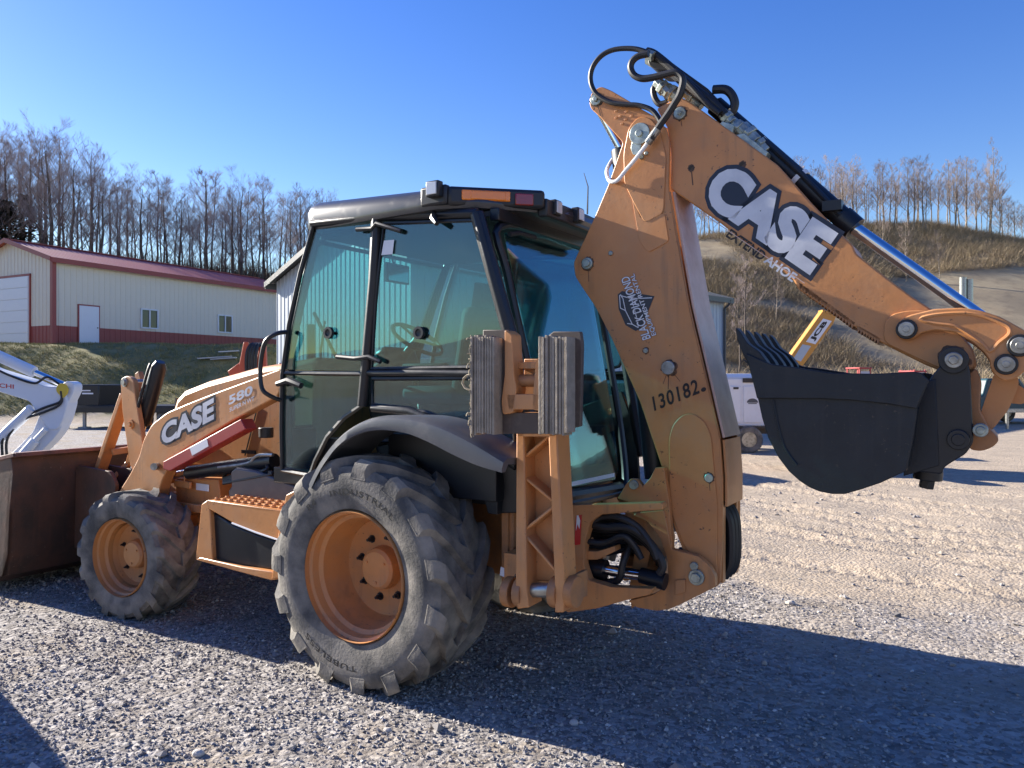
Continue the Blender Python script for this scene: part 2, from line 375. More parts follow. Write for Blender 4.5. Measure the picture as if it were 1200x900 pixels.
def zones(X, Y):
    n = vnoise(X, Y, 1.1)*1.6+vnoise(X, Y, 0.4)*0.8
    dirt = np.maximum(sst(X-0.15*(Y-6)+n, 0.9, 2.4)*sst(Y+n*0.6-(X<0)*2, 4.7, 6.0), sst(X+n, 1.2, 2.6)*0.35)
    dirt = np.maximum(dirt, sst(Y, 27, 30)*(X > -20)*1.0*(X > -4))
    bankm = sst(-X+0.10*Y+n*0.5, 10.5, 13.5)*sst(Y+n*0.8, 30.2, 31.6)
    dirt = np.maximum(dirt, sst(-X+0.10*Y+n, 9, 12)*sst(Y+n, 29.3, 30.4))
    far = sst(np.hypot(X, Y)+n*3, 62, 84)
    field = sst(Y, 46, 58)*sst(X, 2, 8)
    return np.stack([dirt, np.maximum(bankm, field*(1-far)), far, np.ones_like(X)], -1)
zc = zones(GX, GY).reshape(-1, 4)
at = gme.color_attributes.new('zone', 'FLOAT_COLOR', 'POINT'); at.data.foreach_set('color', zc.astype(np.float32).ravel())
go = bpy.data.objects.new('ground', gme); C.objects.link(go); go['kind'] = 'structure'

# crushed stone lying on the ground
def stone_mat():
    m = mat('crushed_stone', (0.2,0.18,0.17), 0.9, bump=0.2, bscale=120); nt = m.node_tree; N = nt.nodes; L = nt.links
    a = N.new('ShaderNodeAttribute'); a.attribute_name = 'tint'; r = N.new('ShaderNodeValToRGB'); L.new(a.outputs['Fac'], r.inputs[0])
    e = r.color_ramp.elements; e[0].position = 0; e[0].color = (0.12,0.11,0.105,1); e[1].position = 1; e[1].color = (0.62,0.58,0.53,1)
    x = r.color_ramp.elements.new(0.55); x.color = (0.33,0.305,0.285,1); x = r.color_ramp.elements.new(0.8); x.color = (0.40,0.35,0.29,1)
    L.new(r.outputs[0], N['Principled BSDF'].inputs['Base Color']); return m
def stones(n_try, xr, yr, smin, smax, dens):
    X = np.random.uniform(*xr, n_try); Y = np.random.uniform(*yr, n_try)
    keep = np.random.rand(n_try) < dens(X, Y); X, Y = X[keep], Y[keep]; n = len(X)
    s = smin*(smax/smin)**(np.random.rand(n)**2.2)
    base = np.array([[1,0,0],[-1,0,0],[0,1,0],[0,-1,0],[0,0,1],[0,0,-1]], float)
    V = base[None]*np.random.uniform(0.65, 1.25, (n, 6, 1))+np.random.uniform(-.28, .28, (n, 6, 3))
    V[:, :, 2] *= 0.68
    ang = np.random.uniform(0, 6.28, n); tl = np.random.uniform(-.5, .5, n)
    ca, sa = np.cos(ang)[:, None], np.sin(ang)[:, None]; ct, st = np.cos(tl)[:, None], np.sin(tl)[:, None]
    x, y, z = V[..., 0], V[..., 1], V[..., 2]; y, z = y*ct-z*st, y*st+z*ct; x, y = x*ca-y*sa, x*sa+y*ca
    V = np.stack([x, y, z], -1)*s[:, None, None]*0.5
    V += np.stack([X, Y, ground(X, Y)+s*0.15], -1)[:, None]
    F = np.array([[0,2,4],[2,1,4],[1,3,4],[3,0,4],[2,0,5],[1,2,5],[3,1,5],[0,3,5]])
    fa = (np.arange(n)[:, None, None]*6+F[None]).reshape(-1, 3)
    return V.reshape(-1, 3), fa, np.repeat(np.clip(np.random.normal(0.5, 0.24, n), 0, 1), 6)
def dens_main(X, Y):
    z = zones(X, Y)[..., 0]; p = 0.5+vnoise(X, Y, 0.8)*1.3
    return np.clip((1-z*1.0)*np.clip(p*0.8+0.35, 0.18, 1)*(1-0.55*sst(X, 0.3, 2.5)), 0.012, 1)
A1 = stones(92000, (-4.6, 3.6), (2.6, 6.6), 0.008, 0.030, dens_main)
A2 = stones(42000, (-8, 6), (6.2, 12), 0.016, 0.05, dens_main)
A3 = stones(260, (-4, 6), (3.2, 12), 0.04, 0.085, lambda X, Y: np.full_like(X, 0.8))
vv, ff, tt, o = [], [], [], 0
for a in (A1, A2, A3):
    vv.append(a[0]); ff.append(a[1]+o); tt.append(a[2]); o += len(a[0])
sme = np_mesh('gravel', np.concatenate(vv), np.concatenate(ff), stone_mat(), False)
ta = sme.attributes.new('tint', 'FLOAT', 'POINT'); ta.data.foreach_set('value', np.concatenate(tt).astype(np.float32))
gv = bpy.data.objects.new('gravel', sme); C.objects.link(gv)
tag(gv, 'loose grey crushed stone strewn over the yard around the digger', 'gravel', kind='stuff')

# ================================================================== BACKHOE LOADER
BH = empty('backhoe_loader', (OX, OY, 0), math.atan2(FY, FX), 'orange backhoe loader parked on the gravel with its black digging bucket raised', 'backhoe loader')
def P(name, mb, m, bevel=0.0, parent=None, **k): return mb.build(name, m, parent or BH, bevel, **k)
Y3 = lambda p, y: (p[0], y, p[1])

# ---- wheels
def tyre_profile(r, hw, rim):
    s = [(rim*1.045, hw*0.66), (rim*1.055, hw*0.84), (rim*1.08, hw*0.90), (rim+(r-rim)*0.22, hw*0.95), (rim+(r-rim)*0.45, hw*1.0), (rim+(r-rim)*0.68, hw*0.985),
         (r*0.87, hw*0.95), (r*0.915, hw*0.88), (r*0.94, hw*0.5), (r*0.945, 0)]
    return [(a, b) for a, b in s]+[(a, -b) for a, b in s[-2::-1]]
def wheel_tyre(r, hw, rim, nl, sweep, lw, words=None):
    m = MB(); pr = tyre_profile(r, hw, rim); m.lathe(pr, 96)
    for s in (1, -1):
        for k in range(nl):
            t0 = 2*math.pi*(k+(0.5 if s < 0 else 0))/nl
            st = [(0.985, r*0.845, r*0.82, 0.0, .92), (0.99, r*0.90, r*0.83, 0.01, .98), (0.955, r*0.955, r*0.85, 0.04, .98), (0.88, r*0.988, r*0.88, 0.12, .96), (0.62, r*1.0, r*0.90, 0.42, .90), (0.30, r*1.0, r*0.91, 0.76, 1.05), (-0.06, r*1.0, r*0.92, 1.0, 1.3)]
            v = []; f = []
            for (yy, rt, rb, g, wd) in st:
                th = t0+sweep*g; w = lw*wd/2
                for (rr, ww) in ((rb, w*1.35), (rt, w), (rt, -w), (rb, -w*1.35)):
                    a = th+ww/r; v.append((rr*math.cos(a), s*yy*hw*1.012, rr*math.sin(a)))
            for i in range(len(st)-1):
                for j in range(4): f.append((i*4+j, (i+1)*4+j, (i+1)*4+(j+1) % 4, i*4+(j+1) % 4))
            f.append((0,1,2,3)); f.append(tuple(len(v)-1-i for i in range(4))); m.add(v, f)
    if words:
        for (body, ang, rad, h, sp) in words:
            v, f = text_geo(body, 0.01, 1.1); x0, x1 = min(p[0] for p in v), max(p[0] for p in v)
            out = []
            for dep in (0, 1):
                for p in v:
                    a = ang-((p[0]-x0)/(x1-x0)-0.5)*sp; q = rad+p[1]*h
                    out.append((-q*math.cos(a), hw*(1.008 if dep else 0.97), q*math.sin(a)))
            m.add(out, [tuple(i+len(v) for i in q) for q in f], 1)
    return m
def make_wheel(name, pos, r, hw, rim, dish, hub_r, hub_out, nb, br, side, nl, sweep, lw, spin=0, steer=0, words=None):
    """side +1: outer face towards +y"""
    o = MB(); e = hw*0.90
    prof = [(rim*1.035, e+.012), (rim*1.05, e+.004), (rim*1.05, e-.018), (rim*0.99, e-.03), (rim*0.965, e-.07), (rim*0.90, e-.085), (rim*0.885, e-.15), (rim*0.86, e-.17), (rim*0.85, dish+.05), (rim*0.80, dish+.012), (rim*0.62, dish), (hub_r*1.0, dish+.004), (hub_r*0.2, dish+.004)]
    inn = [(hub_r*0.2, dish-.02), (rim*0.80, dish-.02), (rim*0.885, dish-.05), (rim*0.90, -e), (rim*1.05, -e-.01), (rim*1.035, e+.012)]
    o.lathe(prof+inn, 72)
    w = P(name, o, ORANGE, loc=pos, rot=(0, 0, (0 if side > 0 else math.pi)+steer))
    tm = wheel_tyre(r, hw, rim, nl, sweep, lw, words); tm.v = [(a*(1+.012*max(0,-c/r-.8)*5), b, max(c, -pos[2]-.004)) for a, b, c in tm.v]; t = tm.build('tyre', [RUBBER, HOSE], w, smooth=30)
    h = MB(); h.lathe([(0.001, hub_out+.004), (hub_r*0.80, hub_out), (hub_r*0.95, hub_out-.014), (hub_r, hub_out-.05), (hub_r*1.02, dish)], 40)
    for k in range(3):
        a = 2.09*k+.5; h.cyl((hub_r*.6*math.cos(a), hub_out-.01, hub_r*.6*math.sin(a)), (hub_r*.6*math.cos(a), hub_out+.008, hub_r*.6*math.sin(a)), .009, seg=6)
    h.build('hub', ORANGE, w, 0.002)
    k_ = r/.655; nm = MB(); nm.cyl((0,0,0), (0,.024*k_,0), .017*k_, .015*k_, seg=6); nm.cyl((0,0.02*k_,0), (0,.042*k_,0), .009*k_, seg=8); nm.cyl((0,-.004,0), (0,.004,0), .023*k_, seg=12)
    me = nm.mesh('nut', BLACKM)
    for k in range(nb):
        a = 2*math.pi*k/nb+spin; n = bpy.data.objects.new('lug_nut', me); C.objects.link(n); n.parent = w; n.location = (br*math.cos(a), dish+.003, br*math.sin(a))
    return w
WR, WF = 0.655, 0.462
wd_r = [('INDUSTRIAL', R(78), 0.45, 0.046, 1.05), ('TUBELESS', R(-108)+math.pi*2, 0.475, 0.044, 0.85), ('R4', R(128), 0.455, 0.046, 0.16)]
for s in (1, -1):
    make_wheel('rear_wheel', (0, s*0.865, WR-.028), WR, 0.238, 0.342, -0.055, 0.122, 0.03, 8, 0.178, s, 15, 0.46, 0.098, 0.2, 0, wd_r)
    make_wheel('front_wheel', (2.30, s*0.86, WF-.020), WF, 0.18, 0.262, 0.0, 0.105, 0.065, 6, 0.165, s, 15, 0.44, 0.070, 0.3, R(6))

# ---- chassis
f = MB()
for s in (1, -1):
    f.prism([(-.85,.55),(-.85,1.0),(.6,.95),(1.2,1.02),(2.75,1.0),(2.95,.85),(2.95,.62),(2.5,.66),(2.0,.70),(1.2,.55)], s*.30, s*.36)
f.box((1.0,0,.58), (3.3,.58,.06)); f.box((2.85,0,.8), (.10,.62,.42)); f.box((.1,0,.8),(.5,.56,.4))
P('main_frame', f, ORANGE2, .006)
f = MB(); f.cyl((2.30,-.70,.47),(2.30,.70,.47),.075); f.box((2.30,0,.50),(.22,.5,.24)); f.box((2.30,.62,.47),(.2,.12,.26)); f.box((2.30,-.62,.47),(.2,.12,.26)); P('front_axle', f, ORANGE2, .01)
f = MB(); f.cyl((0,-.72,.645),(0,.72,.645),.13); f.box((0,0,.68),(.42,.5,.40)); f.cyl((0,.5,.645),(0,.80,.645),.19); f.cyl((0,-.8,.645),(0,-.5,.645),.19); P('rear_axle', f, ORANGE2, .01)
f = MB(); f.box((.55,0,.68),(.7,.5,.38)); f.cyl((1.0,0,.7),(2.0,0,.62),.04); f.box((1.6,0,.85),(.8,.5,.5)); P('engine_block', f, BLACKM, .01)
# rear cross plate behind the wheels
f = MB(); f.box((-.74,0,.86),(.05,1.30,.56)); f.box((-.72,.62,.90),(.04,.10,.62)); f.box((-.72,-.62,.90),(.04,.10,.62)); P('rear_cross_plate', f, ORANGE2, .005)

# ---- hood
hp = [(0.95,1.86),(1.6,1.79),(2.15,1.69),(2.42,1.62),(2.52,1.55),(2.62,1.35),(2.66,1.02),(0.95,0.98)]
m = MB(); n = len(hp); rings = []
sec = [(-.47,.0),(-.465,.93),(-.42,.985),(-.30,1.0),(.30,1.0),(.42,.985),(.465,.93),(.47,.0)]
m.prism([(a,b) for a,b in hp], -.42, .42)
P('hood', m, ORANGE, .05)
m = MB(); m.box((2.675,0,1.32),(.02,.62,.46)); 
for k in range(9): m.box((2.69,0,1.13+k*.048),(.012,.6,.012))
P('grille', m, BLACKP)
m = MB(); m.bar(UV3(302,476,.424),UV3(287,534,.424),.008,.006); P('hood_seam', m, BLACKM)
m = MB(); m.prism3([UV3(284,527,.424),UV3(300,528,.424),UV3(300,532,.424),UV3(284,531,.424)], (0,.01,0)); P('vent_slot', m, BLACKP)
m = MB(); m.cyl((1.75,-.28,1.72),(1.75,-.28,2.15),.035); m.cyl((1.75,-.28,1.72),(1.75,-.28,1.86),.05); P('exhaust_pipe', m, BLACKM)
# side body between hood and steps
m = MB(); m.prism(PL([(206,560),(256,562),(259,590),(214,606),(206,590)], .56), .36, .56); m.bar(UV3(218,549,.6),UV3(270,553,.6),.012,.012); m.bar(UV3(218,549,.6),UV3(215,572,.6),.012,.012)
m.bar(UV3(205,566,.6),UV3(224,569,.6),.05,.02); m.bar(UV3(200,592,.62),UV3(240,597,.62),.06,.02); m.prism(PL([(208,575),(238,590),(236,640),(218,640)],.40), .36, .44)
P('side_frame', m, ORANGE, .006)
m = MB(); m.prism3([UV3(230,566,.566),UV3(245,568,.566),UV3(245,576,.566),UV3(230,574,.566)], (0,.002,0)); P('serial_plate', m, DECALW)
# tank beside the hood
m = MB(); m.prism(PL([(270,553),(276,548),(300,552),(352,572),(352,600),(325,590),(268,583),(267,575),(271,570),(270,562)], .72), .42, .72); P('fuel_tank', m, GREYP, .012)
m = MB(); m.cyl((1.30,.56,1.30),(1.30,.56,1.37),.05); P('filler_cap', m, BLACKP, .005)
# steps
yS = .98
m = MB()
m.prism(PL([(243,586),(335,599),(327,632),(300,624),(273,613),(244,596)], yS), yS-.02, yS)
m.prism(PL([(335,580),(349,573),(331,640),(334,676),(318,679),(324,636)], yS+.02), yS-.06, yS+.02)
m.prism(PL([(243,586),(236,591),(229,656),(249,657),(246,600)], yS), .66, yS)
m.prism(PL([(230,656),(235,653),(283,664),(334,672),(334,678),(318,680),(280,670)], yS), yS-.10, yS+.005)
P('step_frame', m, ORANGE, .006)
a0, a1 = U(243,586,yS), U(335,599,yS)
m = MB(); m.prism([(a0[0],a0[1]),(a1[0],a1[1]),(a1[0],a1[1]-.02),(a0[0],a0[1]-.02)], yS-.27, yS); P('step_plate', m, ORANGE, .004)
stp = MB(); stp.lathe([(.017,-.006),(.017,.006),(.011,.010),(.011,-.006)], 10, axis='z'); me = stp.mesh('ring', ORANGE)
for i in range(11):
    for j in range(3):
        t = (i+.5)/11; o = bpy.data.objects.new('grip_ring', me); C.objects.link(o); o.parent = BH
        o.location = (a0[0]+(a1[0]-a0[0])*t, yS-.05-.08*j, a0[1]+(a1[1]-a0[1])*t+.004)
m = MB(); m.prism(PL([(245,597),(273,615),(300,626),(326,634),(318,668),(282,663),(249,655)], yS-.03), .70, yS-.03); P('battery_box', m, BLACKM, .012)
m = MB(); m.tube([UV3(272,613,yS+.004),UV3(300,624,yS+.004),UV3(327,633,yS+.004)], .006, 6); P('box_trim', m, DECALW)

# ---- loader
def both(fn):
    for s in (1, -1): fn(s)
yA = .74
armp = fillet(PL([(331,431),(250,461),(222,472),(196,483),(178,497),(168,515),(163,535),(152,556),(140,575),(128,610),(140,628),(165,620),(182,590),(190,562),(200,544),(212,529),(272,493),(327,464)], yA), .05)
def arm(s):
    m = MB(); m.prism(armp, s*(yA-.09), s*yA); P('loader_arm', m, ORANGE, .008)
both(arm)
m = MB(); m.cyl((2.55,-.7,.95),(2.55,.7,.95),.07); P('arm_cross_tube', m, ORANGE2)
e = .006
def dec3(mb, body, bl, br, tl, y, **k):
    letters(mb, body, UV3(*bl, y), UV3(*br, y), UV3(*tl, y), (0,0,0), **k)
m = MB(); dec3(m, 'CASE', (190,522), (250,491), (190,499), yA+.002, offset=.13, base=.02); b_,r_,t_ = (UV3(*q_, yA+.0012) for q_ in ((190,522),(250,491),(190,499))); m.prism3([b_+(r_-b_)*.10+(t_-b_)*.10, b_+(r_-b_)*.97+(t_-b_)*.10, b_+(r_-b_)*.95+(t_-b_)*.70, b_+(r_-b_)*.10+(t_-b_)*.62], (0,.0006,0)); P('lettering', m, DECALB, smooth=0)
m = MB(); dec3(m, 'CASE', (190,522), (250,491), (190,499), yA+.004, offset=.045, base=.02); P('lettering', m, SILVER, smooth=0, label='silver word CASE on the loader arm')
m = MB(); dec3(m, '580', (268,475), (296,462), (268,464), yA+.003, offset=.03); dec3(m, 'SUPER N WT', (269,483), (298,469), (269,478), yA+.003, offset=.02); P('lettering', m, SILVER, smooth=0, label='silver 580 model lettering')
# red and white lift lock bar below the arm
def lock(s):
    m = MB(); m.prism(PL([(191,541),(282,491),(288,503),(199,552),(191,550)], yA+.03), s*(yA-.07), s*(yA+.03)); o = P('lift_lock_bar', m, REDM, .006)
    m = MB(); m.prism(PL([(222,525),(242,514),(244,523),(225,534)], yA+.034), s*(yA+.03), s*(yA+.033)); m.build('white_patch', DECALW, o)
    m = MB(); m.cyl(UV3(189,546,yA-.05) if s > 0 else Y3(U(189,546,yA),-yA+.05), Y3(U(189,546,yA), s*(yA+.06)), .026); m.build('pin', STEEL, o)
both(lock)
# lift cylinders
def liftc(s):
    A, B, D = U(196,558,.62), U(270,545,.62), U(322,540,.62)
    m = MB(); m.cyl(Y3(A,s*.62), Y3(B,s*.62), .028); o = P('lift_cylinder', m, CHROME)
    m = MB(); m.cyl(Y3(U(222,554,.62),s*.62), Y3(D,s*.62), .05); m.build('barrel', BLACKM, o)
    m = MB(); m.tube(cat_rom([Y3(U(256,548,.66),s*.66),Y3(U(290,543,.66),s*.66),Y3(U(302,534,.66),s*.66),Y3(U(320,533,.66),s*.66)]), .012); m.build('pipe', STEEL, o)
both(liftc)
m = MB()
for k in range(9):
    a, b = 268+k*6, 556+random.uniform(-6,4)
    m.tube(cat_rom([UV3(262,560+k*.8,.55+.02*k), UV3(a,b,.55+.02*k), UV3(300+k*2,548+random.uniform(-4,6),.5+.02*k), UV3(340,556+k,.5)]), .012, 6)
P('hydraulic_hose', m, HOSE)
# bell crank: upright bar and tapered lever, tilt cylinder
yB = .60
def bell(s):
    m = MB(); m.prism(fillet(PL([(141,444),(149,440),(156,444),(158,462),(170,538),(169,552),(158,555),(152,545),(143,480)], yB+.10), .03), s*(yB+.06), s*(yB+.10)); 
    o = P('tilt_link', m, ORANGE, .006)
    for q in ((147,448),(163,547),(154,497)):
        p = U(*q, yB+.10); m = MB(); m.cyl(Y3(p, s*(yB-.06)), Y3(p, s*(yB+.125)), .024 if q[1] != 497 else .018); m.cyl(Y3(p, s*(yB+.10)), Y3(p, s*(yB+.112)), .036); m.build('pin', STEEL if q[1] != 497 else ORANGE, o)
    m = MB()
    m.bar(Y3(U(148,462,yB), s*yB), Y3(U(108,580,yB), s*yB), .045, .09); m.bar(Y3(U(153,470,yB), s*(yB-.13)), Y3(U(134,545,yB), s*(yB-.13)), .045, .05)
    m.bar(Y3(U(134,545,yB), s*(yB-.13)), Y3(U(114,583,yB), s*yB), .045, .06); m.bar(Y3(U(131,530,yB), s*yB), Y3(U(135,528,yB), s*(yB-.13)), .05, .05, up=(0,0,1))
    m.cyl(Y3(U(106,585,yB), s*(yB-.08)), Y3(U(106,585,yB), s*(yB+.08)), .045)
    P('bucket_lever', m, ORANGE, .006)
    m = MB(); a, b = U(186,431,yB), U(170,490,yB); m.tube([Y3(U(188,424,yB),s*yB), Y3(a,s*yB), Y3(b,s*yB), Y3(U(168,497,yB),s*yB)], [.035,.058,.058,.045], 16); o = P('tilt_cylinder', m, BLACKM)
    m = MB(); m.cyl(Y3(b,s*yB), Y3(U(156,548,yB),s*yB), .025); m.build('rod', CHROME, o)
    m = MB(); m.tube(cat_rom([Y3(U(178,426,yB+.05),s*(yB+.06)),Y3(U(176,440,yB+.05),s*(yB+.08)),Y3(U(164,486,yB+.05),s*(yB+.08)),Y3(U(160,500,yB),s*(yB))]), .012, 6); m.build('hose', HOSE, o)
    m = MB(); p = U(158,452,yB); m.box((p[0],s*(yB-.02),p[1]), (.12,.10,.07)); m.prism(PL([(158,438),(162,435),(165,446),(163,470),(157,468)],yB-.05), s*(yB-.09), s*(yB-.05)); P('crank_bracket', m, ORANGE2, .004)
both(bell)
# loader bucket
BW = 1.19
bp = [(a+.44,b) for a,b in [(3.00,1.12),(2.97,.98),(3.02,.70),(3.05,.35),(3.14,.17),(3.32,.09),(3.95,.07)]]
inn = [(a+.44,b) for a,b in [(3.95,.10),(3.34,.125),(3.18,.20),(3.10,.37),(3.07,.70),(3.02,.97),(3.03,1.12)]]
m = MB(); m.prism(bp+inn, -BW, BW); o = P('loader_bucket', m, LOADER, .004)
for s in (1,-1): m = MB(); m.prism([(a+.44,b) for a,b in [(3.00,1.12),(3.02,.70),(3.05,.35),(3.14,.17),(3.32,.09),(3.95,.07),(3.97,.20),(3.60,.80),(3.50,1.02)]], s*BW, s*(BW-.03)); m.build('end_plate', LOADER, o, .004)
m = MB(); m.prism([(3.365,1.10),(3.90,1.04),(3.90,1.065),(3.365,1.13)], -BW, -BW+.05); m.box((3.40,0,1.125),(.07,2*BW,.03)); m.prism([(3.38,1.11),(3.90,1.02),(3.91,1.05),(3.38,1.14)], BW-.05, BW+.012); m.build('top_lip', RUST, o, .003)
m = MB(); m.box((4.35,0,.08),(.14,2*BW+.04,.03)); m.build('cutting_edge', STEEL, o, .003)
for s in (1,-1):
    for yy in (.52,.70):
        m = MB(); m.prism(fillet([(3.40,1.0),(3.43,.32),(2.84,.30),(2.80,.42),(2.90,.62),(2.84,.88),(2.92,.98)],.03), s*yy-.015, s*yy+.015); m.build('bucket_ear', LOADER, o, .003)

# ---- cab
yC = .76
DX = [(368,264),(442,257),(438,330),(430,420),(426,474),(404,489),(384,512),(370,540),(366,552),(362,557),(331,551),(330,500),(331,440),(339,380),(352,320)]
CAB = MB()
def mir(pts, s): return [Vector((p[0], s*abs(p[1]) if False else p[1]*s, p[2])) for p in pts]
def post(mb, P3, w, s, seg=4): mb.tube(mir(P3, s), w, 8)
# cab frame posts, rails and lower shell
def sidepts(px, y=yC): return [UV3(a, b, y) for a, b in px]
xf = .93
for s in (1,-1):
    CAB.tube(mir(sidepts([(442,250),(438,330),(430,420),(425,476)]), s), .034, 8)
    CAB.tube(mir([UV3(559,250,yC),UV3(578,320,yC),UV3(600,400,yC-.02),UV3(616,470,yC-.05),UV3(640,560,.66)], s), .042, 8)
    CAB.tube(mir(sidepts([(430,437),(500,437),(560,438),(600,436)]), s), .024, 8)
    CAB.tube(mir(sidepts([(366,262),(442,254),(560,250)]), s), .03, 8)
    CAB.tube(mir(sidepts([(437,478),(480,482),(540,505),(606,546)]), s), .03, 8)
    CAB.tube(mir([Vector((.66,.70,2.66)), Vector((.95,.66,1.9)), Vector((1.02,.62,1.12))], s), .03, 8)
    CAB.prism3(mir([Vector((-.45,.74,1.50)),Vector((-.80,.74,1.62)),Vector((-.93,.68,1.35)),Vector((-.98,.62,1.0)),Vector((-.70,.70,.98)),Vector((-.45,.74,1.25))], s), (0,-.03*s,0))
    CAB.box((.82,s*.64,1.08),(.42,.18,.10)); 
CAB.box((.1,0,1.04),(1.75,1.30,.06)); CAB.box((1.0,0,1.2),(.05,1.24,.34)); CAB.box((.98,0,1.12),(.06,1.3,.06))
CAB.box((.95,0,2.63),(.0,.0,.0)) if False else None
CAB.box((.70,0,2.64),(.06,1.36,.05)); CAB.box((-.66,0,2.60),(.06,1.36,.07))
for s in (1,-1): CAB.box((-.35,s*.62,1.22),(.75,.28,.34))
CABO = P('cab_frame', CAB, BLACKM, .006)
# rear plane of the cab
RP0 = Vector((-.66,0,2.55)); RN = Vector((-1,0,.20)).normalized()
RW = [(584,266),(640,272),(688,290),(700,340),(714,420),(727,500),(733,560),(728,575),(700,583),(656,590),(649,575),(640,520),(614,410),(594,320)]
RG = [(590,273),(640,279),(683,296),(693,345),(706,420),(719,500),(724,550),(720,562),(655,573),(646,520),(620,410),(600,320)]
rw = [UP(a,b,RP0,RN) for a,b in RW]; rg = [UP(a,b,RP0,RN) for a,b in RG]
m = MB()
cl = cat_rom(rw, 4, True); m.tube(cl, .024, 8, closed=True)
m.tube([UP(655,583,RP0-RN*0,RN), UP(726,571,RP0,RN)], .035, 8)
RWO = P('rear_window', m, BLACKM)
m = MB(); m.prism3([p+RN*.006 for p in rg], -RN*.006); m.build('pane', GLASS, RWO, smooth=0)
m = MB(); m.tube([UP(590,277,RP0,RN)+RN*.04, UP(600,276,RP0,RN)+RN*.05, UP(618,281,RP0,RN)+RN*.05], .014, 8); m.build('wiper_motor', BLACKP, RWO)
m = MB(); 
a = UP(668,570,RP0,RN)+RN*.012; b = UP(718,559,RP0,RN)+RN*.012; c_ = UP(668,565,RP0,RN)+RN*.012
letters(m, 'DANGER  KEEP CLEAR', a, b, c_, (0,0,0), offset=.02) if False else m.prism3([a, b, b+(c_-a), c_], RN*.001); m.build('warning_sticker', DECALW, RWO, smooth=0)
# door
m = MB(); dp = [UV3(a,b,yC+.005) for a,b in DX]
def door(s):
    m = MB(); q = mir(dp, s); m.tube(q, .017, 6, closed=True); m.tube([mir([UV3(331,437,yC)],s)[0], mir([UV3(427,438,yC)],s)[0]], .013, 6)
    d = P('cab_door', m, BLACKM)
    up = mir([UV3(a,b,yC) for a,b in [(371,269),(438,262),(434,330),(427,420),(426,435),(333,433),(342,385),(354,325)]], s)
    lo = mir([UV3(a,b,yC) for a,b in [(333,440),(426,441),(423,472),(403,486),(382,510),(368,540),(361,553),(334,547),(332,500)]], s)
    for g in (up, lo):
        m = MB(); m.prism3(g, (0,-.005*s,0)); m.build('pane', GLASS, d, smooth=0)
    m = MB(); y = yC+.04
    hp_ = mir([UV3(325,450,y), UV3(338,446,y), UV3(353,452,y)], s); m.tube(hp_, [.018,.024,.02], 8); m.build('handle', BLACKP, d)
    for (yy) in (266, 404):
        m = MB(); m.tube(mir([UV3(418,yy+3,yC+.03), UV3(436,yy+2,yC+.03), UV3(441,yy-4,yC+.03), UV3(470,yy+5,yC+.02)] if yy < 300 else [UV3(395,418,yC+.02),UV3(416,420,yC+.03),UV3(432,418,yC+.035),UV3(446,424,yC+.03)], s), .014, 8); m.build('hinge', BLACKP, d)
    return d
D1 = door(1); D2 = door(-1)
# stay knobs on the panes
def knob(px, py, par):
    m = MB(); p = UV3(px, py, yC+.02); m.cyl(p, p+Vector((0,-.07,0)), .010, seg=8); m.lathe([(.0,.0),(.018,.002),(.022,.010),(.036,.010),(.036,-.012),(.02,-.018),(0,-.018)], 20, tuple(p)); m.build('window_knob', BLACKP, par)
knob(385, 390, D1)
# side windows
def sidewin(s):
    up = mir([UV3(a,b,yC) for a,b in [(451,262),(556,258),(572,320),(588,380),(596,404),(588,424),(570,430),(436,432),(441,340)]], s)
    lo = mir([UV3(a,b,yC) for a,b in [(437,444),(590,443),(600,446),(604,535),(545,500),(500,483),(437,474)]], s)
    for k, g in enumerate((up, lo)):
        m = MB(); m.tube(g, .012, 6, closed=True); w = P('side_window', m, BLACKM)
        m = MB(); m.prism3(g, (0,-.005*s,0)); m.build('pane', GLASS, w, smooth=0)
        if k == 0 and s > 0: knob(491, 390, w)
        if k == 0 and s > 0:
            m = MB(); m.prism3([UV3(450,282,yC+.008),UV3(462,281,yC+.008),UV3(460,298,yC+.008),UV3(447,299,yC+.008)], (0,.001,0)); m.build('sticker', DECALW, w, smooth=0)
sidewin(1); sidewin(-1)
# windscreen
m = MB(); ws = [Vector((.70,.66,2.58)),Vector((.70,-.66,2.58)),Vector((.97,-.62,1.9)),Vector((1.01,-.58,1.38)),Vector((1.01,.58,1.38)),Vector((.97,.62,1.9))]
m.tube(ws, .016, 6, closed=True); w = P('windscreen', m, BLACKM); m = MB(); 
m.add([tuple(v) for v in (ws[0],ws[1],ws[2],ws[5],ws[3],ws[4])], [(0,1,2,3),(3,2,4,5)]); m.build('pane', GLASS, w, smooth=0)
m = MB(); m.tube([Vector((1.03,.3,1.40)),Vector((.99,.35,1.9)),Vector((.90,.40,2.1))], .008, 6); m.bar((1.0,.15,1.8),(.90,.50,2.15),.015,.02); m.build('wiper', BLACKP, w)
# roof
plan = [(.80,-.60),(.80,.60),(.70,.76),(-.38,.83),(-.60,.73),(-.82,.44),(-.87,.2),(-.87,-.2),(-.82,-.44),(-.60,-.73),(-.38,-.83),(.70,-.76)]
def ringp(sc, z, tilt=0): return [(x*sc, y*sc, z+(x*(.055 if z > 2.68 else 0))) for x, y in fillet(plan, .07, 3)]
levels = [(.93,2.625),(.99,2.635),(1.0,2.66),(1.0,2.705),(.985,2.745),(.95,2.772),(.80,2.80),(.45,2.83),(.05,2.835)]
m = MB(); rs = [ringp(s, z) for s, z in levels]; n = len(rs[0])
for rr in rs: m.v += rr
for i in range(len(rs)-1):
    for k in range(n): m.f.append((i*n+k, i*n+(k+1)%n, (i+1)*n+(k+1)%n, (i+1)*n+k))
m.f.append(tuple(range((len(rs)-1)*n, len(rs)*n))); m.f.append(tuple(range(n)))
ROOF = P('cab_roof', m, ROOFM, smooth=50)
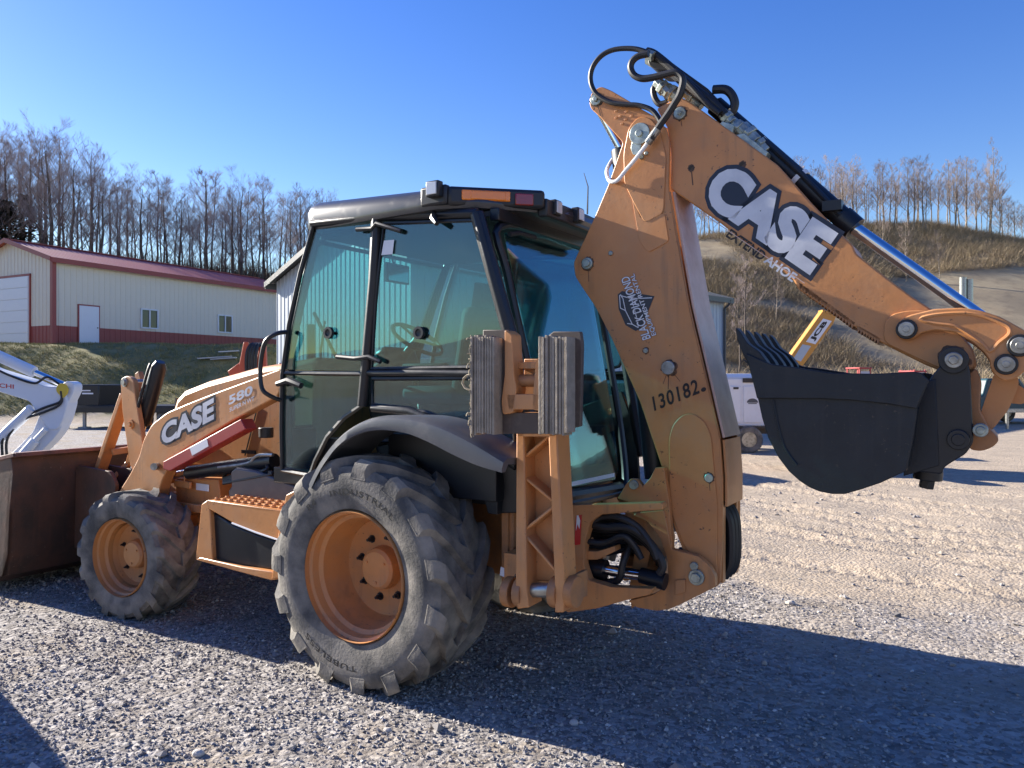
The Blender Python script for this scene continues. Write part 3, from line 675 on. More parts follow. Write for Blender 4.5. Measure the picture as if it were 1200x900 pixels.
m = MB(); m.box((0,0,2.61),(1.3,1.34,.03)); m.build('headliner', SEATM, ROOF)
def frame_at(a, b, t):
    a, b = Vector(a), Vector(b); u = (b-a).normalized(); nrm = Vector((0,0,1)).cross(u); p = a+(b-a)*t
    if nrm.dot(p) < 0: nrm = -nrm
    return p, u, nrm
def lamp(p, u, nrm, w, h, mats, name, dz=0.0, out=.03, tilt=0):
    M = Matrix((u, nrm, Vector((0,0,1)))).transposed()
    if tilt: M = M @ Matrix.Rotation(tilt, 3, 'X')
    b = MB(); c = Vector(p)+Vector((0,0,dz)); b.box(c+nrm*out*.4, (w, out*1.6, h), M); o = b.build(name, BLACKP, ROOF, .006)
    g = MB(); g.box(c+M@Vector((0, out*1.2+.004, 0)), (w*.80, .008, h*.78), M); g.build('lens', mats, o, .003); return o
for s in (1,-1):
    p, u, nr = frame_at((.70,s*.76,2.70), (-.30,s*.83,2.70), .96); 
    b = MB(); b.box((-.36,s*.81,2.708),(.18,.05,.11)); b.build('lamp_pod', BLACKP, ROOF, .015)
    lamp((-.385,s*.84,2.735), Vector((1,0,0)), Vector((0,s,0)), .085, .085, CLEARL, 'work_light')
    # turn and tail lights on the chamfered corner
    A_ = (-.44,s*.79,2.70); B_ = (-.82,s*.44,2.70)
    p, u, nr = frame_at(A_, B_, .5)
    M = Matrix((u, nr, Vector((0,0,1)))).transposed(); L_ = (Vector(B_)-Vector(A_)).length
    b = MB(); b.box(p, (L_*1.05, .085, .105), M); o = b.build('corner_lamp_housing', BLACKP, ROOF, .02)
    g = MB(); g.box(p+nr*.05-u*L_*.10+Vector((0,0,.004)), (L_*.38, .012, .050), M); g.box(p+nr*.046-u*L_*.12+Vector((0,0,.004)), (L_*.52, .012, .056), M); g.build('turn_signal_lens', AMBER, o, .008)
    g = MB(); g.box(p+nr*.048+u*L_*.29+Vector((0,0,-.008)), (L_*.20, .014, .066), M); g.build('tail_lens', REDL, o, .008)
for yy in (.34,.10,-.30,-.50):
    lamp((-.86+.02*(abs(yy)>.3),yy,2.685), Vector((0,1,0)), Vector((-1,0,0)), .075, .085, CLEARL, 'work_light', dz=-.01)
m = MB(); m.box((-.83,0,2.66),(.06,.9,.10)); m.build('rear_visor', BLACKP, ROOF, .01)
m = MB(); m.tube([Vector((-.74,-.30,2.77)),Vector((-.74,-.31,2.95)),Vector((-.70,-.33,3.05))], [.006,.004,.002], 5); m.build('antenna', BLACKP, ROOF)
m = MB(); p = UV3(508,256,yC+.05); m.tube([UV3(508,248,yC+.02), p, UV3(512,262,yC+.07)], [.012,.022,.014], 8); m.build('window_latch', BLACKP, ROOF)
# interior
m = MB(); m.box((.15,.0,1.60),(.46,.46,.12)); m.box((.15,0,1.33),(.3,.3,.45)); SE = P('seat', m, SEATM, .04)
m = MB(); m.box((-.11,.0,1.88),(.12,.44,.58),(0,R(-10),0)); m.build('backrest', SEATM, SE, .05)
m = MB(); m.box((-.17,.0,2.24),(.08,.24,.16),(0,R(-10),0)); m.cyl((-.16,.06,2.1),(-.17,.06,2.22),.01,seg=6); m.cyl((-.16,-.06,2.1),(-.17,-.06,2.22),.01,seg=6); m.build('headrest', SEATM, SE, .03)
for s in (1,-1):
    m = MB(); m.box((.12,s*.29,1.78),(.34,.07,.05)); m.build('armrest', SEATM, SE, .015)
m = MB(); m.box((.62,0,1.45),(.22,.30,.75),(0,R(14),0)); m.box((.60,0,1.85),(.12,.34,.14),(0,R(25),0)); CO = P('steering_console', m, BLACKP, .03)
m = MB(); cc = Vector((.42,0,1.98)); ring = [cc+Vector((math.cos(a)*.19*math.cos(R(35)), math.sin(a)*.19, math.cos(a)*.19*math.sin(R(35)))) for a in [2*math.pi*k/28 for k in range(28)]]
m.tube(ring, .014, 6, closed=True); m.cyl(cc, (.56,0,1.84), .03)
for k in (0, 9, 19): m.tube([cc, ring[k]], .01, 5)
m.build('steering_wheel', BLACKP, CO)
m = MB(); m.box((.35,-.52,1.55),(.8,.22,.45)); m.box((-.2,-.52,1.5),(.4,.2,.7)); P('side_console', m, SEATM, .03)
for k in range(3):
    m = MB(); b0 = Vector((-.62,.10-.12*k,1.35)); m.tube([b0, b0+Vector((.03,0,.35)), b0+Vector((.0,0,.5))], .009, 6); m.sphere(b0+Vector((0,0,.52)), .024); P('control_lever', m, BLACKP)
m = MB(); p = Vector((.52,.10,2.43)); m.box(p, (.03,.24,.13)); m.tube([p, p+Vector((.06,0,.16))], .008, 6); mi_ = P('interior_mirror', m, BLACKP, .01)
m = MB(); m.box(p-Vector((.018,0,0)), (.004,.21,.11)); m.build('mirror_glass', CHROME, mi_)
# cab front handrail
m = MB(); m.tube(cat_rom([UV3(336,389,.80),UV3(324,391,.86),UV3(312,399,.90),UV3(307,415,.90),UV3(305,436,.90),UV3(307,455,.90),UV3(315,463,.88),UV3(329,469,.80)], 5), .014, 8); P('grab_rail', m, BLACKM)
# fenders
outl = [(359,566),(367,549),(376,534),(389,517),(405,503),(426,492),(450,487),(478,488),(508,495),(536,507),(564,522),(590,538)]
inl = [(363,570),(371,554),(381,540),(393,526),(409,514),(428,506),(450,504),(477,508),(504,519),(529,532),(558,545),(588,554)]
yF = 1.10
def fender(s):
    o_ = [UV3(a,b,yF) for a,b in outl]; i_ = [UV3(a,b,yF) for a,b in inl]
    o_ = cat_rom(o_, 4); i_ = cat_rom(i_, 4); n = len(o_); v = []; f = []
    for a, b in zip(o_, i_):
        d = (b-a).normalized()
        prof = [b+Vector((0,-.03,0)), b, a+d*.05+Vector((0,.004,0)), a+d*.018+Vector((0,-.004,0)), a+Vector((0,-.035,0)), a+Vector((0,-.34,.0))+d*.01, a+Vector((0,-.34,-.02))+d*.04, a+Vector((0,-.05,0))+d*.03]
        v += [(p.x, p.y*s, p.z) for p in prof]
    K = 8
    for i in range(n-1):
        for k in range(K): f.append((i*K+k, (i+1)*K+k, (i+1)*K+(k+1)%K, i*K+(k+1)%K))
    f.append(tuple(range(K))); f.append(tuple(range((n-1)*K, n*K)))
    m = MB(); m.add(v, f); P('fender', m, GREYP, smooth=45)
    m = MB(); m.prism([(-.30,1.34),(.55,1.34),(.66,1.05),(.62,.98),(.5,1.15),(.3,1.28),(0,1.335),(-.3,1.30),(-.6,1.15),(-.66,.98),(-.72,.98),(-.72,1.35)], s*.60, s*.74); P('inner_fender', m, BLACKM, .005)
both(fender)

# ---- rear frame, stabilisers
m = MB()
ringp_ = [(655,597),(668,592),(776,589),(777,597),(704,603),(692,612),(685,636),(684,662),(690,680),(716,688),(765,690),(762,697),(735,703),(700,713),(664,718),(657,704),(664,660),(666,625),(655,606)]
for s in (1,-1): m.prism(fillet(PL(ringp_, .42), .01), s*.36, s*.42)
p0, p1 = U(668,650,.42), U(700,650,.42)
m.prism([(-.77,.58),(-.77,.98),(-.84,.98),(-.84,.58)], -.60, .60)
for s in (1,-1): m.prism([(-.80,.60),(-.80,.80),(-1.0,.80),(-1.0,.60)], s*.58, s*.80)
P('rear_frame', m, ORANGE, .008)
m = MB(); m.prism3([UV3(675,605,.424),UV3(682,603,.424),UV3(680,638,.424),UV3(673,639,.424)], (0,.001,0)); P('warning_decal', m, mat('red_decal', (0.55,0.02,0.015), .4), smooth=0)
m = MB(); m.prism3([UV3(676,604,.427),UV3(678,604,.427),UV3(680,610,.427),UV3(679,620,.427),UV3(677,614,.427),UV3(675,622,.427)], (0,.001,0)); P('warning_decal', m, DECALW, smooth=0)
yL = 1.00
def stab(s):
    y = yL
    rail1 = PL([(605,500),(614,500),(617,690),(620,712),(606,714),(604,690)], y); rail2 = PL([(642,500),(652,500),(662,700),(660,718),(650,718),(650,690)], y)
    m = MB()
    m.prism(rail1, s*(y-.13), s*y); m.prism(rail2, s*(y-.13), s*y)
    m.prism(PL([(608,500),(650,500),(655,688),(610,686)], y), s*(y-.13), s*(y-.10))
    for a, b in (((612,536),(645,508)),((612,560),(648,590)),((612,592),(650,564)) ,((612,562),(646,546)),((612,622),(650,592)),((613,628),(654,676)),((613,536),(644,528))):
        if (a, b) in (((612,592),(650,564)), ((613,536),(644,528)), ((612,562),(646,546))): continue
        A, B = U(*a, y), U(*b, y); m.bar(Y3(A, s*(y-.06)), Y3(B, s*(y-.06)), .015, .09)
    so_ = P('stabiliser_leg', m, ORANGE, .006)
    m = MB(); a, b = U(610,692,y-.05), U(655,692,y-.05); m.cyl((a[0],s*(y-.06),a[1]), (b[0],s*(y-.06),b[1]), .035); m.build('pin', STEEL, so_)
    m = MB()
    for px in (597,603,611,652,662,671):
        if px in (603,662): continue
        c = U(px,694,y-.05); w = .022; m.cyl((c[0]-w, s*(y-.06), c[1]), (c[0]+w, s*(y-.06), c[1]), .075, seg=18)
    m.prism(PL([(596,676),(600,676),(600,700),(596,700)], y-.05), s*(y-.20), s*(y-.10)); m.prism(PL([(664,676),(670,676),(670,708),(664,708)], y-.05), s*(y-.22), s*(y-.10))
    m.build('pivot_lug', ORANGE2, so_, .004)
    # pad assembly
    yp = y+.10
    m = MB(); m.prism(PL([(561,386),(592,386),(592,484),(634,484),(634,396),(644,388),(676,388),(678,402),(676,500),(640,509),(576,509),(560,500)], yp), s*(yp-.06), s*(yp-.035)); 
    po = P('stabiliser_foot', m, mat('dark_pad_plate', (0.075,0.055,0.045), .6, dust=.4), .004)
    for (x0, x1) in ((558,585),(637,671)):
        nl = 9
        for k in range(nl):
            a = x0+(x1-x0)*k/nl; b = x0+(x1-x0)*(k+.80)/nl; t0, t1 = 395+random.uniform(-2,1.5), 508+random.uniform(-1.5,2)
            m = MB(); m.prism(PL([(a,t0),(b,t0),(b,t1),(a,t1)], yp), s*(yp-.035), s*(yp+.045+random.uniform(-.008,.006))); m.build('rubber_layer', PADM, po, .002)
    m = MB()
    m.prism(fillet(PL([(590,386),(598,392),(601,440),(604,455),(600,484),(588,486),(586,470),(590,440)], yp), .012), s*(yp-.10), s*(yp-.01))
    m.prism(fillet(PL([(626,424),(634,412),(640,418),(636,460),(632,482),(622,480)], yp), .012), s*(yp-.10), s*(yp-.01))
    m.prism(PL([(597,424),(632,424),(632,432),(597,432)], yp), s*(yp-.12), s*(yp-.06)); m.prism(fillet(PL([(592,462),(632,462),(632,480),(594,480)], yp), .012), s*(yp-.08), s*(yp-.01))
    m.prism(PL([(600,420),(630,420),(630,470),(600,470)], yp), s*(yp-.16), s*(yp-.11))
    m.build('foot_bracket', ORANGE, po, .006)
    m = MB(); a, b = U(596,446,yp), U(636,446,yp); m.cyl((a[0],s*(yp-.07),a[1]), (b[0],s*(yp-.07),b[1]), .03); m.build('foot_pin', ORANGE2, po)
    m = MB(); m.prism(PL([(606,484),(640,484),(652,512),(606,512)], y), s*(y-.12), s*y); m.build('leg_head', ORANGE2, po, .004)
    if s > 0:
        m = MB()
        for k in range(46):
            t = random.random(); p = UV3(557+random.uniform(-1.5,1.5), 396+112*t, yp+.03); q = p+Vector((random.uniform(.005,.035), random.uniform(-.01,.03), random.uniform(-.035,.02)))
            m.tube(cat_rom([p, (p+q)/2+Vector((.01,.01,.01)), q], 2), .0035, 4)
        loop = [UV3(558+10*math.cos(a)-6, 448+9*math.sin(a), yp+.03) for a in [0.6*k for k in range(10)]]; m.tube(loop, .006, 5)
        m.build('frayed_rope', FRAY, po)
    m = MB(); a, b = U(646,512,y-.2), U(640,640,y-.2); m.cyl((a[0]-.0, s*(y-.22), a[1]), (b[0], s*(y-.22), b[1]), .045); P('stabiliser_cylinder', m, BLACKM)
both(stab)
m = MB(); m.prism3([UV3(587,664,.78),UV3(594,667,.78),UV3(593,677,.78),UV3(586,674,.78)], (0,.002,0)); P('tag_plate', m, DECALW)

# ---- swing tower and its hoses
yT = .235
T1 = [(745,601),(778,598),(787,644),(800,647),(818,652),(832,664),(838,676),(838,688),(818,698),(800,707),(784,714),(770,716),(746,712),(736,704),(765,697),(776,690),(783,678),(782,655),(774,632),(760,612),(742,604)]
T2 = [(724,584),(733,568),(739,561),(747,562),(753,570),(762,560),(768,548),(778,548),(784,590),(788,646),(778,620),(772,600),(752,594)]
m = MB()
for s in (1,-1): m.prism(fillet(PL(T1, yT), .012), s*(yT-.045), s*yT); m.prism(PL(T2, yT-.01), s*(yT-.05), s*(yT-.01))
m.prism(PL([(742,598),(760,592),(770,640),(760,700),(748,708),(746,680),(752,640)], .1), -.2, .2)
P('swing_tower', m, ORANGE, .008)
for s in (1,-1):
    m = MB(); p = U(817,676,yT); m.cyl(Y3(p,s*yT), Y3(p,s*(yT+.02)), .042); m.cyl(Y3(p,s*(yT+.02)), Y3(p,s*(yT+.035)), .028, seg=6); p = U(814,663,yT); m.cyl(Y3(p,s*yT), Y3(p,s*(yT+.018)), .022, seg=12); P('tower_pin', m, ZINC, .003)
    m = MB(); p = U(743,568,yT); m.cyl(Y3(p,s*(yT-.01)), Y3(p,s*(yT+.012)), .026); P('tower_pin', m, ZINC, .003)
m = MB(); m.prism(PL([(791,680),(803,679),(803,694),(791,698)], yT+.012), yT, yT+.012); P('pin_retainer', m, ORANGE, .003)
for k in range(9):
    y = .36-.06*k; dz = random.uniform(-3,3)
    m = MB(); m.tube(cat_rom([UV3(690+2*k,628+4*k-14,y), UV3(712,618+4*k+dz,y+.02), UV3(736,618+3.5*k+dz,y+.02), UV3(756,630+3*k,y), UV3(772,650+2*k,y), UV3(777,664,y), UV3(772,672,y)], 5), .021, 8); P('tower_hose', m, HOSE)
for k in range(6):
    y = .37-.08*k
    m = MB(); m.tube(cat_rom([UV3(686,618+3*k,y), UV3(704,606+2*k,y), UV3(726,606+2*k,y+.02), UV3(748,618+2*k,y), UV3(764,640+2*k,y), UV3(770,655,y)], 5), .019, 8); P('tower_hose', m, HOSE)
    m = MB(); m.tube(cat_rom([UV3(686,634+2*k,y), UV3(708,636+k,y), UV3(730,628+k,y+.02), UV3(744,640+2*k,y), UV3(752,655,y)], 5), .017, 8); P('tower_hose', m, HOSE)
for k in range(3):
    y = .33-.05*k
    m = MB(); m.tube(cat_rom([UV3(684,676-3*k,y), UV3(700,684-2*k,y), UV3(724,680,y), UV3(730,660,y), UV3(738,640,y-.05)], 5), .02, 8); P('tower_hose', m, HOSE)
for s in (1,-1):
    a, b, c = U(688,664,.30), U(750,674,.30), U(780,682,.30)
    m = MB(); m.cyl(Y3(a,s*.30), Y3(b,s*.30), .030); o = P('swing_cylinder', m, CHROME); m = MB(); m.cyl(Y3(U(751,674,.3),s*.30), Y3(c,s*.30), .042, .046); m.build('rod_end', BLACKM, o); m = MB(); m.cyl(Y3(a,s*.30), Y3(U(710,668,.3),s*.30), .055); m.build('barrel', BLACKM, o)
m = MB(); m.prism(PL([(674,645),(700,646),(720,640),(721,646),(700,656),(674,656)], .38), .30, .38); P('hose_clamp_plate', m, ORANGE, .004)
m = MB(); m.prism(PL([(728,652),(764,650),(768,662),(730,664)], .1), -.1, .1); P('valve_block', m, ORANGE2, .004)

# ---- boom
yM = .17
BP = [(690,118),(694,107),(704,101),(716,106),(740,120),(752,128),(768,137),(780,150),(784,165),(784,179),(783,219),(790,262),(796,297),(807,360),(826,440),(844,516),(847,560),(847,620),(844,684),(836,690),(818,672),(802,650),(790,618),(776,549),(750,471),(717,397),(698,360),(683,338),(674,324),(672,308),(677,297),(697,254),(713,216),(730,167),(703,137),(692,127)]
bq = fillet(PL(BP, yM), .02, 3)
m = MB()
for s in (1,-1): m.prism(bq, s*(yM-.022), s*yM)
BOOM = P('boom', m, ORANGE, .004)
# back plate between the two side plates, in lengths
back = [U(a,b,yM) for a,b in [(784,225),(796,297),(807,360),(826,440),(843,514)]]
def strip(pts, t, inset, mat_, name, w=yM-.022):
    m = MB(); n = len(pts); P_ = [Vector((p[0],0,p[1])) for p in pts]; N_ = []
    for i in range(n):
        d = (P_[min(n-1,i+1)]-P_[max(0,i-1)]).normalized(); N_.append(Vector((d.z,0,-d.x)))
    loop = [p+nn*inset for p, nn in zip(P_, N_)]; lo = [p+nn*(inset+t) for p, nn in zip(P_, N_)]
    m.prism([(p.x,p.z) for p in loop]+[(p.x,p.z) for p in reversed(lo)], -w, w); return m.build(name, mat_, BOOM, 0)
strip(back, .012, .012, PINK, 'back_plate')
strip([U(a,b,yM) for a,b in [(843,516),(846,560),(846,594)]], .012, .010, ORANGE, 'back_plate')
bl_ = [U(a,b,yM) for a,b in [(846,596),(846,640),(843,684)]]
m = MB(); x0 = bl_[0][0]; m.prism([(x0+.02,bl_[0][1]),(x0+.09,bl_[0][1]),(x0+.09,bl_[2][1]),(x0+.02,bl_[2][1])], -.10, .10); m.build('foot_recess', BLACKM, BOOM)
m = MB()
for yy in (.06,.0,-.06):
    m.tube(cat_rom([Vector((x0+.02,yy,bl_[0][1]-.02)),Vector((x0-.012,yy,bl_[0][1]-.10)),Vector((x0-.014,yy,bl_[2][1]+.10)),Vector((x0+.02,yy,bl_[2][1]+.01))]), .024, 8)
m.build('foot_hose', HOSE, BOOM)
m = MB()
for s in (1,-1): m.prism([(x0+.015,bl_[0][1]+.01),(x0-.0,bl_[0][1]),(x0-.0,bl_[2][1]),(x0+.015,bl_[2][1])], s*.105, s*(yM-.022))
m.build('back_plate', ORANGE, BOOM)
# front plate
strip([U(a,b,yM) for a,b in [(776,549),(750,471),(717,397),(698,360),(683,338)]][::-1], .012, .0, ORANGE, 'front_plate') if False else None
m = MB(); fp = [U(a,b,yM) for a,b in [(780,552),(754,474),(721,400),(702,362),(688,340)]]; m.prism(fp+[(p[0]-.03,p[1]-.0) for p in fp[::-1]], -yM+.022, yM-.022); m.build('front_plate', ORANGE, BOOM)
for s in (1,-1):
    m = MB(); m.tube(cat_rom([Vector((p[0]-.004, s*(yM-.004), p[1])) for p in back], 6), .006, 6); m.build('weld_bead', ORANGE2, BOOM)
# reinforcement plates
def rplate(px, y0, t, name='reinforcement_plate', mt=ORANGE, r=.02, bev=.004, par=None):
    q = fillet(PL(px, y0), r)
    for s in (1,-1):
        m = MB(); m.prism(q, s*(y0-.001), s*(y0+t)); m.build(name, mt, par or BOOM, bev)
rplate([(737,150),(748,137),(762,138),(772,150),(781,182),(778,250),(756,262),(744,240),(732,215),(731,180)], yM, .008, r=.03)
rplate([(741,232),(752,257),(759,254),(779,250),(784,283),(760,296),(750,283)], yM, .006)
rplate([(784,592),(785,545),(784,515),(789,497),(800,486),(812,484),(826,493),(834,510),(841,590),(841,680),(803,642)], yM, .008, r=.04)
def disc(px, py, y, r, t, mt, name, par, seg=24, ring=None):
    for s in (1,-1):
        p = U(px,py,y); m = MB(); m.cyl(Y3(p,s*(y-.002)), Y3(p,s*(y+t)), r, seg=seg)
        if ring: m.cyl(Y3(p,s*(y+t)), Y3(p,s*(y+t+.012)), ring, seg=16)
        m.build(name, mt, par, .003)
disc(750,157,yM+.008,.060,.012,ZINC,'pin_plate',BOOM,ring=.020)
m = MB(); m.prism(fillet(PL([(742,160),(752,166),(750,180),(742,182),(739,174)], yM+.014),.012), yM+.008, yM+.016); m.build('pin_keeper', ZINC, BOOM, .002)
disc(752,184,yM+.008,.016,.018,ZINC,'bolt',BOOM,seg=6); disc(758,180,yM+.008,.012,.014,ZINC,'bolt',BOOM,seg=6)
disc(699,117,yM,.034,.012,ZINC,'pin_plate',BOOM,ring=.015)
disc(689,309,yM,.034,.018,ZINC,'pin_plate',BOOM,ring=.022)
disc(784,431,yM,.038,.022,STEEL,'pin_cap',BOOM)
disc(757,411,yM,.015,.010,STEEL,'bolt',BOOM,seg=10); disc(716,297,yM,.014,.010,STEEL,'bolt',BOOM,seg=10)
m = MB()
for i, (a, b) in enumerate(((722,130),(728,126),(734,131),(727,136),(722,138),(733,140),(740,136),(729,145))):
    p = UV3(a,b,yM+.002); m.box(p,(.016,.004,.010))
m.build('foundry_mark', ORANGE, BOOM, .001)
disc(831,560,yM+.008,.024,.010,ZINC,'bolt',BOOM,seg=10)
GREASE = mat('old_grease', (0.05,0.028,0.016), 0.55, col2=(0.16,0.08,0.04), nscale=30)
def stain(px, py, y, r, par, drips=()):
    p = UV3(px, py, y+.0008); n = 26; m = MB(); rnd = random.Random(int(px*7+py))
    m.prism3([p+Vector((math.cos(2*math.pi*k/n), 0, math.sin(2*math.pi*k/n)))*r*rnd.uniform(.86, 1.16) for k in range(n)], (0,.0003,0)); m.build('grease_stain', GREASE, par, smooth=0)
    for (a, b, w) in drips:
        q = UV3(a, b, y+.0009); m = MB(); m.bar(p+Vector((0,0,0)), q, w, .0003); m.build('rust_run', GREASE, par, smooth=0)
stain(784,431,yM,.046,BOOM,((783,456,.004),(797,447,.003),(777,450,.003)))
stain(689,309,yM,.040,BOOM,((690,330,.003),)); stain(699,117,yM,.042,BOOM,((704,136,.005),)); stain(757,411,yM,.019,BOOM)
stain(831,560,yM+.0085,.030,BOOM,((832,575,.003),))
# numbers and dealer mark
m = MB(); dec3(m, '130182', (767,482), (820,461), (764,465), yM+.003, offset=.02, space=1.12); dec3(m, '•', (822,460),(828,458),(821,455), yM+.003, offset=.03); m.build('stencilled_number', DECALK, BOOM, smooth=0)
m = MB(); m.prism3([UV3(a,b,yM+.002) for a,b in [(724,345),(729,341),(767,347),(751,385),(745,388),(733,381),(725,362)]], (0,.0005,0)); o = m.build('dealer_emblem', DECALB, BOOM, smooth=0)
m = MB()
for a, b in (((726,346),(740,350)),((740,350),(764,349)),((740,350),(746,372)),((726,346),(727,361)),((730,350),(733,364)),((733,364),(741,380)),((741,380),(748,384)),((733,364),(727,361)),((741,380),(735,379)),((746,372),(748,384)),((730,350),(727,345))):
    m.bar(UV3(*a,yM+.0035), UV3(*b,yM+.0035), .0045, .0008)
m.build('emblem_line', DECALW, o, smooth=0)
m = MB(); dec3(m, 'BLACK DIAMOND', (763,396), (737,323), (753,399), yM+.0045, offset=.05, base=.02); dec3(m, 'EQUIPMENT RENTAL', (770,392), (744,320), (764,394), yM+.0045, offset=.05, base=.02); m.build('lettering', DECALB, o, smooth=0)
m = MB(); dec3(m, 'BLACK DIAMOND', (763,396), (737,323), (753,399), yM+.0055, offset=.015); dec3(m, 'EQUIPMENT RENTAL', (770,392), (744,320), (764,394), yM+.0055, offset=.015); m.build('lettering', DECALW, o, smooth=0, label='white words BLACK DIAMOND EQUIPMENT RENTAL')
# boom lift cylinder inside the boom
m = MB(); m.cyl(Y3(U(700,120,0),0), Y3(U(738,190,0),0), .035); BC = P('boom_cylinder', m, CHROME); m = MB(); m.cyl(Y3(U(730,176,0),0), Y3(U(770,560,0),0), .07); m.build('barrel', BLACKM, BC)

# ---- dipper
yD = .135
DP = [(786,180),(782,150),(769,127),(784,119),(798,114),(808,119),(822,129),(867,161),(911,193),(950,237),(990,279),(999,287),(1003,297),(1018,309),(1045,330),(1068,347),(1091,362),(1120,385),(1140,408),(1145,428),(1135,440),(1115,440),(1085,428),(1033,402),(999,382),(935,339),(929,327),(845,262),(807,236),(786,222)]
m = MB(); m.prism(fillet(PL(DP, yD), .012, 2), -yD, yD); DIP = P('dipper', m, ORANGE, .008)
tl = MB()
for k in range(18):
    t = k/18; a = U(936+(1000-936)*t, 336+(383-336)*t, yD); tl.prism([(a[0],a[1]+.02),(a[0]-.022,a[1]+.01),(a[0]-.006,a[1]-.022)], -yD, yD)
for k in range(8):
    t = k/8; a = U(1004+26*t, 386+15*t, yD); tl.prism([(a[0],a[1]+.02),(a[0]-.02,a[1]+.01),(a[0]-.005,a[1]-.018)], -yD, yD)
tl.build('grip_teeth', ORANGE2, DIP)
def dplate(px, t, name='reinforcement_plate', r=.02, y=yD, mt=ORANGE): rplate(px, y, t, name, mt, r, .004, DIP)
dplate([(1035,401),(1037,377),(1046,368),(1064,364),(1091,364),(1120,386),(1140,410),(1143,427),(1134,437),(1116,437),(1086,425)], .012, r=.04)
disc(1117.5,422,yD+.012,.052,.10,STEEL,'bucket_pin',DIP,ring=.020)
disc(797,133,yD,.033,.012,ZINC,'pin_plate',DIP,ring=.012)
for (a, b) in ((810,197),(870,193)):
    m = MB(); m.cyl(UV3(a,b,yD-.001), UV3(a,b,yD+.002), .014, seg=14); m.build('port_hole', BLACKM, DIP)
stain(797,133,yD,.040,DIP,((799,148,.003),)); stain(810,197,yD,.020,DIP,((812,217,.006),)); stain(870,193,yD,.020,DIP,((871,205,.006),)); stain(1117.5,422,yD+.0125,.066,DIP,((1110,440,.008),))
E_ = dict(bl=(824,234), br=(948,319), tl=(851,191))
m = MB(); dec3(m, 'CASE', E_['bl'], E_['br'], E_['tl'], yD+.002, offset=.135, base=.02); b_,r_,t_ = (UV3(*E_[k], yD+.0012) for k in ('bl','br','tl')); m.prism3([b_+(r_-b_)*.10+(t_-b_)*.18, b_+(r_-b_)*.97+(t_-b_)*.10, b_+(r_-b_)*.95+(t_-b_)*.78, b_+(r_-b_)*.10+(t_-b_)*.80], (0,.0006,0)); m.build('lettering', DECALB, DIP, smooth=0)
m = MB(); dec3(m, 'CASE', E_['bl'], E_['br'], E_['tl'], yD+.004, offset=.062, base=.02); m.build('lettering', SILVER, DIP, smooth=0, label='large silver word CASE on the dipper')
m = MB(); dec3(m, 'EXTEND', (850,277), (892,306), (857,268), yD+.003, offset=.03); m.build('lettering', DECALK, DIP, smooth=0)
m = MB(); dec3(m, 'AHOE', (894,307), (928,331), (901,298), yD+.003, offset=.03); m.build('lettering', SILVER, DIP, smooth=0)
m = MB(); m.bar(UV3(818,246,yD+.003), UV3(943,332,yD+.003), .004, .001); m.build('pinstripe', PINK, DIP)
# bucket cylinder on the dipper
def nrm_off(a, b, d): 
    return (a, b)
c0, c1, c2 = U(820,112,0), U(1003,268,0), U(1186,398,0)
c0 = U(838,124,0); c1 = U(1002,268,0)
m = MB(); m.cyl(Y3(c1,0), Y3(c2,0), .032, seg=24); BCY = P('bucket_cylinder', m, CHROME)
m = MB(); m.cyl(Y3(c0,0), Y3(c1,0), .052, seg=24); v = (Vector(c1)-Vector(c0)).normalized(); q = Vector(c1)-v*.09; m.cyl((q.x,0,q.y), Y3(c1,0), .060, seg=24); m.build('barrel', BLACKM, BCY)
m = MB(); m.tube([UV3(880,150,.05), UV3(940,205,.05), UV3(985,252,.05)], .016, 8); p = UV3(976,242,.05); m.box(p,(.09,.07,.05)); m.build('feed_pipe', BLACKM, BCY)
m = MB(); p = UV3(935,208,.0); q = UV3(939,212,0); m.cyl(p,q,.057); m.build('band', WHITE, BCY)
# hoses and fittings at the boom head
def hose(name, px, y, r, mt=HOSE, par=DIP, n=6):
    m = MB(); m.tube(cat_rom(TB(px, y), n), r, 10); return m.build(name, mt, par)
hose('hose', [(760,62),(745,57.5),(728,57),(714,60),(703,67),(695,78),(692,90),(694,102),(701,112),(716,120),(733,122.5),(748,123.5),(762,128),(770,136),(776,147)], .20, .0145)
hose('hose', [(760,63),(748,66),(741,72),(739,80),(743,88),(752,92),(764,91),(781,87),(792,85),(799,90),(800,98),(796,112),(790,122),(783,133),(771,150),(763,163)], .22, .019)
hose('steel_pipe', [(764,161),(745,186),(734,199),(724,211),(717,213),(713,210),(711,201),(714,193),(724,178)], [.22,.21,.2,.2,.19,.17,.12,.05,0], .011, WHITE)
disc_ = MB(); disc_.cyl(UV3(771,151,.22), UV3(759,168,.215), .021, seg=10); disc_.build('hose_ferrule', STEEL, DIP)
for k, (d, y) in enumerate(((0,.10),(3,.05),(6,0),(1,-.05),(5,-.1))):
    hose('hose', [(758,60+d*.6),(768,64+d),(790,82+d),(815,104+d),(838,122+d),(850,135+d)], y, .022)
hose('hose', [(800,90),(812,103),(830,122),(844,133)], .13, .016)
hose('hose', [(836,105),(850,105),(858,112),(861,122),(857,132),(850,136)], .05, .024)
hose('hose', [(771,98),(766,104),(767,114),(773,122),(782,120)], .02, .018)
m = MB()
for k in range(7):
    a = UV3(759,63+k*1.2,.12-.04*k); b = UV3(766,66+k*1.4,.12-.04*k); m.cyl(a, b, .026, seg=8)
m.build('hose_end', ZINC, DIP)
